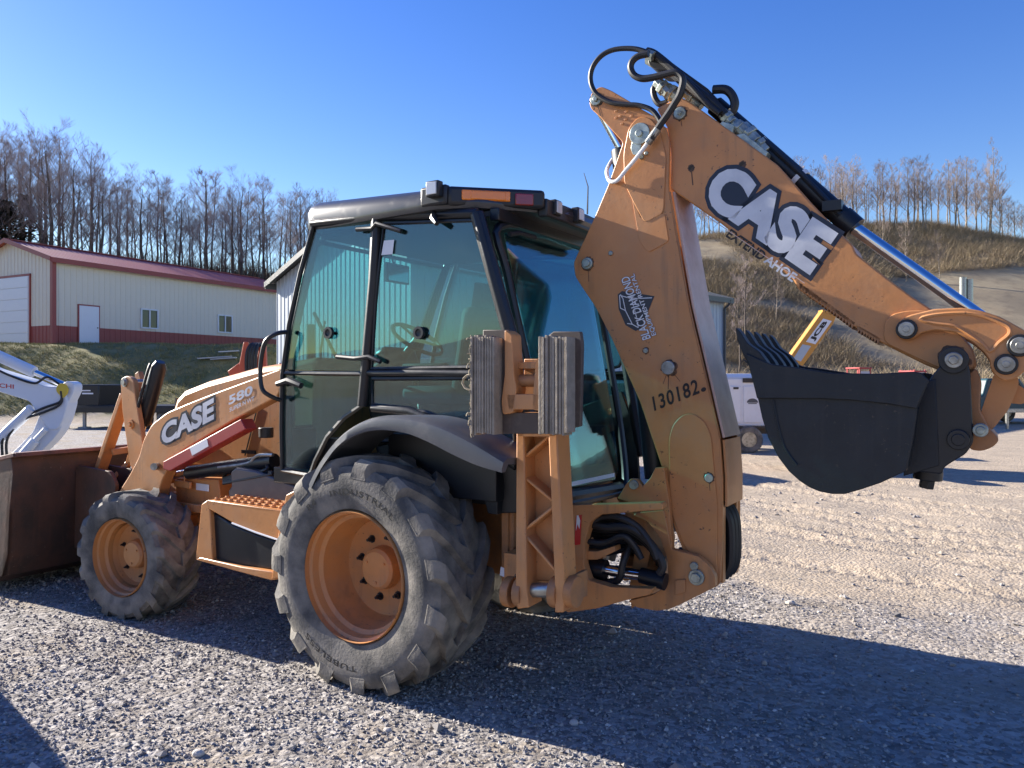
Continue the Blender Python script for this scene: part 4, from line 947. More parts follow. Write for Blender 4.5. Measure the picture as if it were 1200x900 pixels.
for (a, b, r, y) in (((770,96),(784,110),.034,.02),((780,104),(796,116),.04,.0),((800,105),(822,125),.03,-.04),((846,132),(858,144),.030,.08),((852,140),(878,160),.036,.06),((868,150),(886,168),.046,.05),((884,160),(899,178),.034,.04)):
    m = MB(); m.cyl(UV3(*a,y), UV3(*b,y), r, seg=8)
    c = (Vector(UV3(*a,y))+Vector(UV3(*b,y)))/2; d = (Vector(UV3(*b,y))-Vector(UV3(*a,y))).normalized(); m.cyl(c-d*.015, c+d*.015, r*1.3, seg=6); m.build('hydraulic_fitting', ZINC, DIP, .003)
m = MB(); m.prism(PL([(840,150),(846,142),(860,146),(858,156),(848,160),(842,158)], .13), .10, .13); m.build('clamp', ZINC, DIP, .003)
m = MB(); m.prism(PL([(862,158),(872,156),(900,178),(896,186)], .12), .03, .12); m.build('valve_body', ZINC, DIP, .003)
m = MB(); m.prism(fillet(PL([(764,60),(776,66),(800,84),(836,110),(850,128),(842,128),(806,100),(796,88),(775,88),(766,82)], .0), .02), -.12, .08); m.build('hose_sleeve', HOSE, DIP, .01)

# ---- bucket linkage
yK = .195
LK = [(1050,384),(1056,374),(1066,369),(1095,362),(1128,360.5),(1150,364),(1172,371),(1196,384),(1214,396),(1220,410),(1214,424),(1200,436),(1190,444),(1178,447),(1168,442),(1161,432),(1160,422),(1152,411),(1140,401),(1119,389),(1095,387),(1080,390),(1071,396.5),(1060,399),(1051,395)]
LK2 = [(1078,374),(1096,369),(1128,367),(1150,370),(1172,378),(1182,384),(1182,392),(1170,402),(1160,412),(1150,402),(1136,392),(1118,382),(1096,379)]
lk = fillet(PL(LK, yK), .015)
for s in (1,-1):
    m = MB(); m.prism(lk, s*(yK-.035), s*yK); LO = P('guide_link', m, ORANGE, .006)
    rim = cat_rom([UV3(a,b,yK) for a,b in LK2], 3, True); m = MB(); m.tube([Vector((p.x, s*yK, p.z)) for p in rim], .009, 6, closed=True); m.build('cast_rib', ORANGE, LO)
    m = MB(); 
    for (a, b) in ((1178,402),(1164,430)): pass
    for (px_, py_, r) in ((1062.6,386,.034),(1179,427,.034),(1195,405,.036)):
        p = U(px_,py_,yK); m = MB(); m.cyl(Y3(p, s*(yK-.12)), Y3(p, s*(yK+.015)), r*1.35); m.build('pin_collar', BLACKM, LO, .003); m = MB(); m.cyl(Y3(p, s*(yK+.014)), Y3(p, s*(yK+.03)), r); m.cyl(Y3(p, s*(yK+.03)), Y3(p, s*(yK+.034)), r*.45); m.build('pin', STEEL, LO, .004)
m = MB(); tp = fillet(PL([(1166,436),(1180,446),(1193,440),(1194,452),(1182,480),(1166,500),(1158,508),(1148,502),(1150,482),(1158,458)], .10), .02); m.prism(tp, -.12, .10)
m.prism(fillet(PL([(1184,446),(1200,455),(1206,468),(1198,474),(1180,472),(1176,482)], .05), .01), -.03, .05)
P('bucket_link', m, ORANGE, .008)
m = MB(); m.prism(fillet(PL([(1133,440),(1144,430),(1150,448),(1148,480),(1158,500),(1172,515),(1164,524),(1150,529),(1136,527),(1130,500)], .16), .02), -.16, .16); P('coupler_hook', m, ORANGE2, .008)
m = MB(); cp = fillet(PL([(1106,424),(1117,411),(1130,414),(1137,434),(1139,480),(1141,518),(1132,532),(1118,540),(1106,548),(1104,556),(1074,552),(1072,520),(1080,482),(1086,452),(1092,440)], .23), .02)
for s in (1,-1): m.prism(cp, s*.19, s*.235)
m.prism(PL([(1092,444),(1128,440),(1130,500),(1104,540),(1080,540),(1080,486)], .1), -.19, .19); CP = P('quick_coupler', m, BLACKM, .006)
for (a, b, r, mt) in ((1123,515,.045,BLACKM),(1149,504,.03,ZINC),(1117.5,422,.060,BLACKM)):
    m = MB(); p = U(a,b,.235); m.cyl(Y3(p,.20), Y3(p,.255), r); m.cyl(Y3(p,.255), Y3(p,.262), r*.6); m.build('pin_boss', mt, CP, .005)
    m = MB(); m.cyl(Y3(p,-.20), Y3(p,-.255), r); m.build('pin_boss', mt, CP, .005)
m = MB(); p = U(1117.5,422,.262); m.cyl(Y3(p,.25), Y3(p,.275), .036); m.cyl(Y3(p,.275), Y3(p,.285), .022, seg=6); m.build('pin_head', STEEL, CP, .004)
m = MB(); a, b = U(1088,550,0), U(1085,572,0); m.cyl(Y3(a,0), Y3(U(1087,562,0),0), .065, seg=12); m.cyl(Y3(U(1087,562,0),0), Y3(b,0), .035, seg=6); m.build('swivel_bolt', BLACKM, CP, .004)

# ---- digging bucket
yB1, yB0 = .36, -.38
SB = [(875,414),(878,418),(905,427),(930,430),(975,437),(1026,438),(1071,435.5),(1080,437),(1088,446),(1075,479),(1070,515),(1062,552),(1032,566),(1008,574),(990,579),(975,579),(960,576),(948,571),(936,563),(924,552),(912,536),(900,513),(893,490),(888,467),(880,435)]
sb = PL(SB, yB1)
m = MB(); m.prism(sb, yB1-.025, yB1); m.prism(sb, yB0, yB0+.025)
shell = [U(a,b,yB1) for a,b in SB[8:][:16]]+[U(880,435,yB1)]
sh = [Vector((a, 0, b)) for a, b in [U(x,y,yB1) for x,y in SB[9:]]]
cen = sum(sh, Vector())/len(sh)
inn_ = [p+(cen-p).normalized()*.025 for p in sh]
m.prism([(p.x,p.z) for p in sh]+[(p.x,p.z) for p in reversed(inn_)], yB0+.025, yB1-.025)
BK = P('digging_bucket', m, BUCKET, .006)
m = MB(); bd = PL([(875,414),(905,427),(930,430),(975,437),(1026,438),(1071,435.5),(1080,437),(1089,446),(1081,462),(1075,479),(1040,473),(1000,469),(960,467),(888,467),(880,435)], yB1)
m.prism(bd, yB1, yB1+.016); m.prism(bd, yB0-.016, yB0); m.build('side_cutter', BUCKET, BK, .004)
wl_ = cat_rom([UV3(906,468,yB1+.002),UV3(912,500,yB1+.002),UV3(920,525,yB1+.002),UV3(934,545,yB1+.002)], 5); m = MB(); m.tube(wl_, .007, 6); m.build('weld_seam', BUCKET, BK)
m = MB()
for yy in (yB1-.14, 0, yB0+.14):
    m.prism(PL([(1075,450),(1100,444),(1104,540),(1064,552),(1068,515),(1074,480)], 0), yy-.02, yy+.02)
m.build('bucket_ear', BUCKET, BK, .004)
for k in range(5):
    yy = yB1-.03-(yB1-yB0-.06)*k/4
    sh_ = PL([(862,383),(868,389),(876,402),(890,412),(899,424),(906,442),(896,446),(884,436),(876,425),(870,413),(864,398)], yB1)
    m = MB(); m.prism(fillet(sh_, .01, 2), yy-.034, yy+.034); m.build('tooth', BUCKET, BK, .006)
m = MB(); a, b = U(876,424,yB1), U(886,444,yB1); m.prism([a, (a[0]+.02,a[1]+.01), (b[0]-.0,b[1]+.03), b], yB0, yB1); m.build('cutting_lip', BUCKET, BK)

# ================================================================== SURROUNDINGS
def gz(x, y): return coarse(x, y)
CREAM = mat('cream_siding', (0.66,0.59,0.48), 0.45, dust=0.25, dcol=(0.35,0.31,0.25))
BARNRED = mat('red_siding', (0.27,0.045,0.038), 0.45, dust=0.25, dcol=(0.25,0.12,0.09))
ROOFRED = mat('red_metal_roof', (0.48,0.12,0.10), 0.38, 0.0, dust=0.4, dcol=(0.5,0.25,0.22))
DOORW = mat('white_door_paint', (0.70,0.71,0.74), 0.45, dust=0.2)
BLUEG = mat('pale_blue_siding', (0.40,0.45,0.50), 0.42, dust=0.2, dcol=(0.3,0.3,0.3))
DARKG = mat('charcoal_siding', (0.085,0.09,0.10), 0.5, dust=0.2)
ROOFG = mat('charcoal_metal_roof', (0.06,0.065,0.07), 0.4)
CONC = mat('concrete', (0.42,0.39,0.34), 0.9, col2=(0.33,0.31,0.27), nscale=2, bump=0.2)
WGLASS = mat('window_glass', (0.02,0.025,0.03), 0.05)
def corr(mb, x0, x1, zb, ztop, y, out, n=3, d=.022):
    """one ribbed metal sheet: n ribs between x0 and x1, top edge follows ztop(x)"""
    w = (x1-x0)/n; xs = []
    for i in range(n):
        a = x0+i*w; xs += [(a,0),(a+w*.80,0),(a+w*.86,d),(a+w*.94,d)]
    xs.append((x1,0)); v = []; f = []
    for x, o in xs: v += [(x, y+out*o, zb), (x, y+out*o, ztop(x))]
    for i in range(len(xs)-1): f.append((2*i, 2*i+2, 2*i+3, 2*i+1))
    mb.add(v, f)
def metal_building(name, c0, az, length, width, eave, ridge, wm, wains, wh, rm, trim, label, over=.35, side_trim=True, base=0.0):
    u = (math.sin(az), math.cos(az)); B = empty(name, (c0[0], c0[1], base), math.atan2(u[1], u[0]), label, 'building')
    pw = .914; n = max(1, round(length/pw)); pw = length/n
    mb = MB(); corr(mb, 0, pw, wh, lambda x: eave, 0, -1); me_u = mb.mesh('sheet', wm, smooth=0, fix=False)
    mb = MB(); corr(mb, 0, pw, 0.12, lambda x: wh, -.004, -1); me_l = mb.mesh('sheet', wains, smooth=0, fix=False)
    for i in range(n):
        for me in (me_u, me_l):
            for back in (0, 1):
                if back and me is me_l: continue
                o = bpy.data.objects.new('wall_sheet', me); C.objects.link(o); o.parent = B
                o.location = (i*pw, 0, 0) if not back else ((i+1)*pw, width, 0)
                if back: o.rotation_euler = (0,0,math.pi)
    k = max(2, round(width/.914)); gw = width/k
    rz = lambda y: eave+(ridge-eave)*(1-abs(y-width/2)/(width/2))
    for i in range(k):
        for end in (0, length):
            mb = MB(); corr(mb, i*gw, (i+1)*gw, wh, rz, 0, 1)
            if end: mb.v = [(end+(p[1]), p[0], p[2]) for p in mb.v]
            else: mb.v = [(-(p[1]), p[0], p[2]) for p in mb.v]
            mb.build('wall_sheet', wm, B, smooth=0)
            mb = MB(); corr(mb, i*gw, (i+1)*gw, .12, lambda y: wh, .004, 1); sg = 1 if end else -1
            mb.v = [(end+sg*p[1], p[0], p[2]) for p in mb.v]; mb.build('wall_sheet', wains, B, smooth=0)
    slope = math.atan2(ridge-eave, width/2); L = (width/2+over)/math.cos(slope)
    nr = round((length+2*over)/pw); rw_ = (length+2*over)/nr
    mb = MB(); corr(mb, 0, rw_, 0, lambda x: L, 0, -1, d=.03); mr = mb.mesh('sheet', rm, smooth=0, fix=False)
    for i in range(nr):
        for sd_ in (0, 1):
            o = bpy.data.objects.new('roof_sheet', mr); C.objects.link(o); o.parent = B
            if sd_ == 0: o.matrix_local = Matrix.Translation((-over+i*rw_, -over, eave-over*math.tan(slope)+.05)) @ Matrix.Rotation(-(math.pi/2-slope), 4, 'X')
            else: o.matrix_local = Matrix.Translation((-over+(i+1)*rw_, width+over, eave-over*math.tan(slope)+.05)) @ Matrix.Rotation(math.pi, 4, 'Z') @ Matrix.Rotation(-(math.pi/2-slope), 4, 'X')
    mb = MB(); mb.box((length/2, -over, eave-over*math.tan(slope)-.06), (length+2*over, .05, .24)); mb.box((length/2, width+over, eave-over*math.tan(slope)-.06), (length+2*over, .05, .24)); mb.build('eave_trim', trim, B)
    for xx in (-over, length+over):
        for sg in (0, 1):
            a = (xx, -over, eave-over*math.tan(slope)-.03) if not sg else (xx, width+over, eave-over*math.tan(slope)-.03)
            mb = MB(); mb.bar(a, (xx, width/2, ridge-.0), .05, .24, up=(1,0,0)) if False else mb.prism3([Vector(a)+Vector((0,0,-.10)), Vector((xx,width/2,ridge-.10)), Vector((xx,width/2,ridge+.12)), Vector(a)+Vector((0,0,.12))], (.05 if xx > 0 else -.05,0,0))
            mb.build('rake_trim', trim, B)
    mb = MB(); mb.box((length/2, width/2, ridge+.07), (length+2*over, .4, .05)); mb.build('ridge_cap', trim, B)
    if side_trim:
        for xx in (0, length):
            for yy in (0, width):
                mb = MB(); mb.box((xx+(-.02 if xx == 0 else .02), yy+(-.03 if yy == 0 else .03), (eave+.1)/2), (.2,.2,eave-.1)); mb.build('corner_trim', trim, B)
    mb = MB(); mb.box((length/2, width/2, -.5), (length-.02, width-.02, 1.3)); mb.build('foundation', CONC, B)
    mb = MB(); mb.box((length/2, width/2, eave/2), (length-.3, width-.3, eave-.2)); mb.build('inner_shell', DARKG, B)
    return B
def along(px, c0, az):
    r = (px-600)/FOC; u = (math.sin(az), math.cos(az)); s = (r*c0[1]-c0[0])/(u[0]-r*u[1]); return s, c0[1]+s*u[1]
def zof(py, Y): return CAMH-(py-HZ)/FOC*Y
BA, BC0 = R(27.5), (-22.7, 38.0); b0 = 3.35
BARN = metal_building('metal_barn', BC0, BA, 16.6, 7.2, 7.75-b0, 8.85-b0, CREAM, BARNRED, 1.05, ROOFRED, BARNRED, 'cream metal barn with a red roof and red lower walls on the grassy bank', base=b0, over=.3)
s0, Ya = along(92, BC0, BA); s1, _ = along(115, BC0, BA)
mb = MB(); mb.box(((s0+s1)/2, -.05, 1.08), (s1-s0, .07, 2.12)); d = mb.build('entry_door', DOORW, BARN, .01)
mb = MB(); mb.box(((s0+s1)/2, -.04, 1.10), (s1-s0+.12, .06, 2.22)); mb.build('door_frame', BARNRED, d); mb = MB(); mb.sphere((s1-.1,-.12,1.05), .04); mb.build('handle', STEEL, d)
for a, b, t, bt in ((165,184,362,384),(255,271,369,389)):
    s0, Ya = along(a, BC0, BA); s1, Yb = along(b, BC0, BA); z1, z0 = zof(t, Ya)-b0, zof(bt, Ya)-b0; cx_, cz_ = (s0+s1)/2, (z0+z1)/2
    mb = MB()
    for q in (-1, 0, 1): mb.box((cx_+q*(s1-s0)/2, -.05, cz_), (.07,.08,z1-z0))
    for q in (-1, 1): mb.box((cx_, -.05, cz_+q*(z1-z0)/2), (s1-s0+.07,.08,.07))
    w = mb.build('window', DOORW, BARN)
    for q in (-1, 1):
        mb = MB(); mb.box((cx_+q*(s1-s0)/4, -.035, cz_), ((s1-s0)/2-.07,.02,z1-z0-.07)); mb.build('pane', WGLASS, w)
mb = MB(); mb.box((-.05, 3.4, 1.85), (.06, 3.0, 3.5)); g = mb.build('garage_door', DOORW, BARN)
for k in range(6):
    mb = MB(); mb.box((-.095, 3.4, .42+k*.58), (.03, 2.92, .55)); mb.build('door_panel', DOORW, g, .01)
mb = MB(); mb.box((-.04,1.85,1.9),(.08,.10,3.6)); mb.box((-.04,4.95,1.9),(.08,.12,3.6)); mb.box((-.04,3.4,3.66),(.08,3.2,.12)); mb.build('door_frame', BARNRED, g)
GA, GC0 = R(46.7), (-3.3, 25.0)
GB = metal_building('grey_metal_building', GC0, GA, 18.9, 9.4, 5.75, 7.15, BLUEG, DARKG, 1.55, ROOFG, ROOFG, 'pale blue-grey metal building with a charcoal roof behind the digger cab', over=.35, side_trim=False)
mb = MB(); mb.tube([(18.95,-.35,5.62),(18.9,-.30,5.4),(18.86,-.09,5.2),(18.86,-.09,.3)], .06, 8); mb.build('downspout', ROOFG, GB)
mb = MB(); mb.box((3.2,-.06,1.6),(2.6,.06,3.0)); dd = mb.build('roller_door', DOORW, GB)
for k in range(7): mb = MB(); mb.box((3.2,-.10,.35+k*.42),(2.55,.02,.38)); mb.build('door_panel', DOORW, dd)
# concrete block wall end beside the bank
mb = MB(); mb.box((0,0,.6),(1.6,.6,1.4)); o = mb.build('concrete_block', CONC, None, .03, loc=(-9.3,27.6,gz(-9.3,27.6)+.4)); tag(o, 'pale concrete block at the foot of the bank by the grey building', 'block')
# cream utility body seen through the cab glass
CT = empty('utility_trailer', (-1.3, 15.5, gz(-1.3,15.5)), R(20), 'cream enclosed trailer with a blue letter G seen through the cab windows', 'trailer')
mb = MB(); mb.box((.25,0,1.35),(2.1,1.7,1.5)); mb.build('body', CREAM, CT, .03)
mb = MB(); letters(mb, 'G', (.25,-.855,1.25), (.62,-.855,1.25), (.25,-.855,1.72), (0,0,0), offset=.04); mb.build('lettering', mat('blue_decal', (0.03,0.08,0.25), .5), CT, smooth=0)
for xx in (-.45,.45):
    for s in (1,-1): mb = MB(); mb.cyl((xx,s*.86,.33),(xx,s*.70,.33),.33); w = mb.build('wheel', BLACKP, CT, .03); mb = MB(); mb.cyl((xx,s*.875,.33),(xx,s*.85,.33),.17); mb.build('rim', STEEL, w)
mb = MB(); mb.box((0,0,.52),(2.7,1.5,.12)); mb.bar((-1.3,0,.5),(-2.4,0,.45),.1,.1); mb.build('chassis', BLACKP, CT)

# ---- bare trees
def bare_tree(seed, H, lean=.03, lo=.35, nb=15, r0=.17, spread=.24, twig=1.0):
    rnd = random.Random(seed); T = MB(); K = MB()
    n = 9; pts = []; rad = []; x = y = 0
    for i in range(n+1):
        t = i/n; x += rnd.uniform(-lean, lean)*H/n*3; y += rnd.uniform(-lean, lean)*H/n*3
        pts.append(Vector((x, y, t*H*.93-.4*(1-t)))); rad.append(r0*(1-t)**.8+.018)
    T.tube(pts, rad, 6)
    def at(t): f = t*n; i = min(n-1, int(f)); return pts[i].lerp(pts[i+1], f-i)
    def br(p, d, L, r, lev):
        q = [p]; dd = d.copy(); m_ = 3 if lev < 2 else 2
        for i in range(m_):
            dd = (dd+Vector((rnd.uniform(-.22,.22), rnd.uniform(-.22,.22), .14))).normalized(); q.append(q[-1]+dd*L/m_)
        (T if lev == 0 else K).tube(q, [r*(1-.75*i/m_) for i in range(m_+1)], 4 if lev == 0 else 3)
        if lev < 3:
            c = (6, 6, 5)[lev]
            for k in range(c):
                t = rnd.uniform(.25, 1); f = t*m_; i = min(m_-1, int(f)); pp = q[i].lerp(q[i+1], f-i)
                a = rnd.uniform(0, 6.28); side = Vector((math.cos(a), math.sin(a), rnd.uniform(-.1,.5))); nd = (dd*.9+side*.75).normalized()
                br(pp, nd, L*rnd.uniform(.38,.62), max(.0065*twig, r*.42), lev+1)
    for k in range(nb):
        t = lo+(1-lo)*(k+rnd.random())/nb*.98; a = k*2.4+rnd.uniform(-.5,.5); up = rnd.uniform(.55, 1.25)
        d = Vector((math.cos(a), math.sin(a), up)).normalized(); br(at(t), d, H*spread*(1.12-.75*t)*rnd.uniform(.7,1.2), .055*(1.15-t)*twig+.012, 0)
    return T, K
BARKD = mat('dark_bark', (0.075,0.060,0.052), 0.95, col2=(0.13,0.105,0.085), nscale=2); TWIGD = mat('dark_twigs', (0.25,0.20,0.195), 0.95)
BARKL = mat('sunlit_bark', (0.32,0.26,0.20), 0.95, col2=(0.15,0.12,0.09), nscale=2); TWIGL = mat('pale_twigs', (0.27,0.21,0.18), 0.95)  # trunks on the hill: sunlit paleness painted into the bark colour
protos = []
for i in range(7):
    T, K = bare_tree(20+i, 17.5, lo=(.30,.38,.45,.33,.5,.4,.28)[i], nb=(17,14,12,18,11,14,20)[i], r0=(.24,.18,.15,.26,.14,.17,.28)[i], spread=(.30,.24,.2,.34,.17,.22,.36)[i])
    protos.append((T, K))
meshD = [(T.mesh('trunk', BARKD, 60, False), K.mesh('crown', TWIGD, 0, False)) for T, K in protos]
protosL = []
for i in range(7):
    protosL.append(bare_tree(50+i, 17.5, lo=(.22,.28,.35,.23,.35,.3,.2)[i], nb=(17,14,13,18,13,14,20)[i], r0=(.20,.16,.13,.22,.12,.15,.24)[i], spread=(.28,.22,.2,.30,.17,.22,.32)[i], twig=1.05))
meshL = [(T.mesh('trunk', BARKL, 60, False), K.mesh('crown', TWIGL, 0, False)) for T, K in protosL]
FORM = ('broad-crowned','slim','very slim','wide-spreading','thin-trunked','high-crowned','thick-trunked bushy')
def tree_label(px, k, H, hmid, zones_, tail):
    z = [t for a, t in zones_ if px >= a][-1]
    return ('tall ' if H > hmid*1.12 else 'short ' if H < hmid*.85 else 'medium ')+FORM[k]+' leafless tree '+z+tail
def put_tree(x, y, H, kind, k, label, group):
    r = empty('bare_tree', (x, y, gz(x, y)-.2), random.uniform(0, 6.28), label, 'tree', group); s = H/17.5; r.scale = (s*random.uniform(.9,1.1),)*2+(s,)
    for nm, me in zip(('trunk','crown'), (meshD if kind else meshL)[k]):
        o = bpy.data.objects.new(nm, me); C.objects.link(o); o.parent = r
rt = random.Random(5)
def toph(px, tab): return float(np.interp(px, [a for a, b in tab], [b for a, b in tab]))
topL = [(-60,150),(0,160),(40,152),(75,150),(105,170),(125,215),(145,205),(180,200),(215,208),(240,195),(262,205),(285,212),(310,208),(345,218),(380,222),(460,232)]
for i in range(84):
    px = -50+i*5.5+rt.uniform(-5,5); Y = rt.uniform(62, 84); 
    if px < 130 and i % 3 == 0: Y = rt.uniform(58, 66)
    x = (px-600)/FOC*Y; H = zof(toph(px, topL)+rt.choice((0,4,10,22,40)), Y)-gz(x, Y)+.5
    big = 1 if (px < 110 or i % 6 == 0) else 0
    k = rt.choice((0,3,6,5)) if i % 3 == 0 else rt.choice((0,1,2,4,5,1))
    put_tree(x, Y, max(9, H), True, k, tree_label(px, k, H, 17, [(-99,'beyond the left edge'),(0,'behind the barn roof peak'),(30,'above the barn corner'),(62,'above the left roof end'),(92,'above the barn entry door'),(118,'left of the first barn window'),(150,'above the first barn window'),(190,'between the two barn windows'),(225,'left of the second barn window'),(255,'above the second barn window'),(280,'above the right barn end'),(310,'left of the cab roof'),(345,'hidden by the cab roof')], ', front row' if Y < 69 else ', middle row' if Y < 77 else ', back row'), 'leafless trees of the wood behind the barn')
topR = [(780,210),(830,204),(880,195),(940,182),(985,186),(1030,190),(1075,186),(1110,186),(1150,180),(1172,192),(1190,232),(1215,250),(1260,235)]
for i in range(100):
    px = 775+i*4.75+rt.uniform(-5,5); Y = rt.uniform(148, 172); x = (px-600)/FOC*Y
    H = zof(toph(px, topR)+rt.choice((0,3,8,14,25)), Y)-gz(x, Y)+.5
    k = rt.choice((1,2,4,5,3,5,0,0))
    put_tree(x, Y, max(8, H), False, k, tree_label(px, k, H, 16, [(-99,'behind the boom'),(812,'just right of the boom'),(850,'behind the dipper'),(900,'above the dipper decal'),(940,'above the dark cylinder barrel'),(980,'above the end of the cylinder barrel'),(1010,'above the left of the rod'),(1050,'above the middle of the rod'),(1085,'at the top of the hill'),(1120,'above the upright steel pipes'),(1150,'on the right shoulder of the hill'),(1180,'at the right edge of the hill')], ', front row' if Y < 156 else ', middle row' if Y < 164 else ', back row'), 'leafless trees along the crest of the hill')
for px, Y, H, k, kd in ((1157,156,19.5,2,False),(866,84,13,2,True),(876,86,14.5,4,True),(911,100,7.5,1,False),(1100,118,9,1,False),(1062,120,11,5,False),(1035,135,10,0,False)):
    x = (px-600)/FOC*Y; put_tree(x, Y, H, kd, k, {1157:'tallest pale bare tree on the hill, standing alone above its neighbours at the right', 866:'left one of two dark slim bare trees at the foot of the hill', 876:'right one of two dark slim bare trees at the foot of the hill', 911:'small pale bare tree alone low on the hillside', 1100:'small bare tree on the open slope below the crest, right of the blue rod', 1062:'bare tree on the brushy slope behind the chrome rod', 1035:'bare tree on the slope above the chrome rod'}[px], None)
# dark evergreen mass on the far left
EVG = mat('evergreen_needles', (0.022,0.032,0.016), 0.9, col2=(0.04,0.05,0.022), nscale=3)
def evergreen(seed, H):
    rnd = random.Random(seed); T = MB(); K = MB(); T.tube([(0,0,-.5),(0,0,H*.95)], [.22,.03], 6)
    for k in range(900):
        t = rnd.random()**.8; z = H*(.12+.86*t); rr = (1-t)*H*.27*rnd.uniform(.35,1)+.1; a = rnd.uniform(0,6.28); p = Vector((rr*math.cos(a), rr*math.sin(a), z-rr*.25))
        d = Vector((math.cos(a), math.sin(a), rnd.uniform(-.5,.2)))*rnd.uniform(.35,.7); w = d.cross(Vector((0,0,1))).normalized()*rnd.uniform(.12,.25)
        K.add([p-w, p+d*.5+Vector((0,0,.12)), p+w, p+d], [(0,1,2),(0,2,3)])
    return T.mesh('trunk', BARKD, 0, False), K.mesh('crown', EVG, 0, False)
ev = [evergreen(3, 11), evergreen(4, 9)]
for i, (px, Y, s, lb) in enumerate(((-30,60,1,'dark evergreen tree at the left edge of the wood'),(6,61,.95,'dark evergreen beside the barn roof peak, second from the left edge'),(28,64,.8,'small dark evergreen just behind the barn roof'),(-62,58,1.1,'tall dark evergreen left of the wood, out past the picture edge'))):
    x = (px-600)/FOC*Y; r = empty('evergreen_tree', (x, Y, gz(x,Y)-.2), i, lb, 'tree'); r.scale = (s*1.25,s*1.25,s)
    for nm, me in zip(('trunk','crown'), ev[i % 2]): o = bpy.data.objects.new(nm, me); C.objects.link(o); o.parent = r

# ---- brush and grass (uncountable)
def tufts(name, pos, h, w, nb, m, kindlabel, tri=2, jit=.3, up=1.0, spread=.75):
    n = len(pos); k = nb; P = np.repeat(pos, k, 0); hh = np.repeat(h, k)*np.random.uniform(.5,1.1,n*k); ww = np.repeat(w, k)
    a = np.random.uniform(0, 6.283, n*k); rr = np.random.rand(n*k)**.5*np.repeat(h, k)*jit
    base = P+np.stack([np.cos(a)*rr, np.sin(a)*rr, np.random.rand(n*k)*hh*.25-.05], -1)
    a2 = a+np.random.uniform(-.8,.8,n*k); ln = np.random.uniform(.1,spread,n*k)*hh
    tip = base+np.stack([np.cos(a2)*ln, np.sin(a2)*ln, hh*up], -1)
    a3 = np.random.uniform(0, 6.283, n*k); sd_ = np.stack([np.cos(a3)*ww, np.sin(a3)*ww, np.zeros(n*k)], -1)
    V = np.stack([base-sd_, base+sd_, tip], 1).reshape(-1, 3); F = np.arange(n*k*3).reshape(-1, 3)
    me = np_mesh(name, V, F, m, False); ta = me.attributes.new('tint', 'FLOAT', 'POINT'); ta.data.foreach_set('value', np.repeat(np.repeat(np.random.rand(n), k), 3).astype(np.float32))
    o = bpy.data.objects.new(name, me); C.objects.link(o); tag(o, *kindlabel, kind='stuff'); return o
def tint_mat(name, cols):
    m = mat(name, cols[0], 0.95, spec=.1); nt = m.node_tree; N = nt.nodes; L = nt.links
    a = N.new('ShaderNodeAttribute'); a.attribute_name = 'tint'; r = N.new('ShaderNodeValToRGB'); L.new(a.outputs['Fac'], r.inputs[0]); e = r.color_ramp.elements
    e[0].color = (*cols[0],1); e[1].color = (*cols[-1],1)
    for i, c in enumerate(cols[1:-1]): x = e.new((i+1)/(len(cols)-1)); x.color = (*c,1)
    L.new(r.outputs[0], N['Principled BSDF'].inputs['Base Color']); return m
BRUSH = tint_mat('brush_twigs', [(0.20,0.155,0.105),(0.33,0.255,0.175),(0.24,0.20,0.125),(0.38,0.30,0.21)])
n = 26000; px = np.random.uniform(760, 1330, n); Y = np.random.uniform(86, 172, n); X = (px-600)/FOC*Y
open_ = (px > 1040)&(Y < 122)&(Y > 92)
patch = vnoise(X, Y, 9)+vnoise(X, Y, 4)*.5+np.where(px > 960, .28, -.05)*(Y > 115)
keep = (patch > -.22)&~open_ ; X, Y = X[keep], Y[keep]; h = np.random.uniform(.5, 1.9, len(X))
tufts('hill_brush', np.stack([X, Y, ground(X, Y)], -1), h, np.full(len(X), .022), 18, BRUSH, ('brown leafless brush covering the hillside', 'brush'), jit=.8, spread=1.5, up=.8)
n = 900; px = np.random.uniform(770, 1330, n); Y = np.random.uniform(60, 84, n); X = (px-600)/FOC*Y; keep = vnoise(X, Y, 6) > -.12; X, Y = X[keep], Y[keep]
tufts('field_brush', np.stack([X, Y, ground(X, Y)], -1), np.random.uniform(.8, 2.4, len(X)), np.full(len(X), .03), 40, BRUSH, ('low brown scrub along the edge of the yard below the hill', 'brush'), jit=.8, spread=1.3, up=.85)
n = 1500; px = np.random.uniform(-60, 420, n); Y = np.random.uniform(56, 84, n); X = (px-600)/FOC*Y
tufts('wood_undergrowth', np.stack([X, Y, ground(X, Y)], -1), np.random.uniform(1.2, 3.6, len(X)), np.full(len(X), .03), 30, tint_mat('undergrowth_twigs', [(0.07,0.055,0.045),(0.12,0.09,0.07)]), ('brown undergrowth between the trunks behind the barn', 'undergrowth'), jit=.6)
GRS = tint_mat('bank_grass', [(0.20,0.195,0.075),(0.34,0.29,0.14),(0.13,0.15,0.055),(0.40,0.33,0.18)])
n = 26000; X = np.random.uniform(-33, -7, n); Y = np.random.uniform(29.5, 40, n); zz = zones(X, Y); keep = (zz[:, 1] > .5)&(vnoise(X, Y, 1.0)+vnoise(X, Y, .3)*.6 > -.35); X, Y = X[keep], Y[keep]
tufts('bank_grass', np.stack([X, Y, ground(X, Y)], -1), np.random.uniform(.06, .20, len(X)), np.full(len(X), .012), 7, GRS, ('short winter grass on the bank below the barn', 'grass'), jit=.8, up=.8)

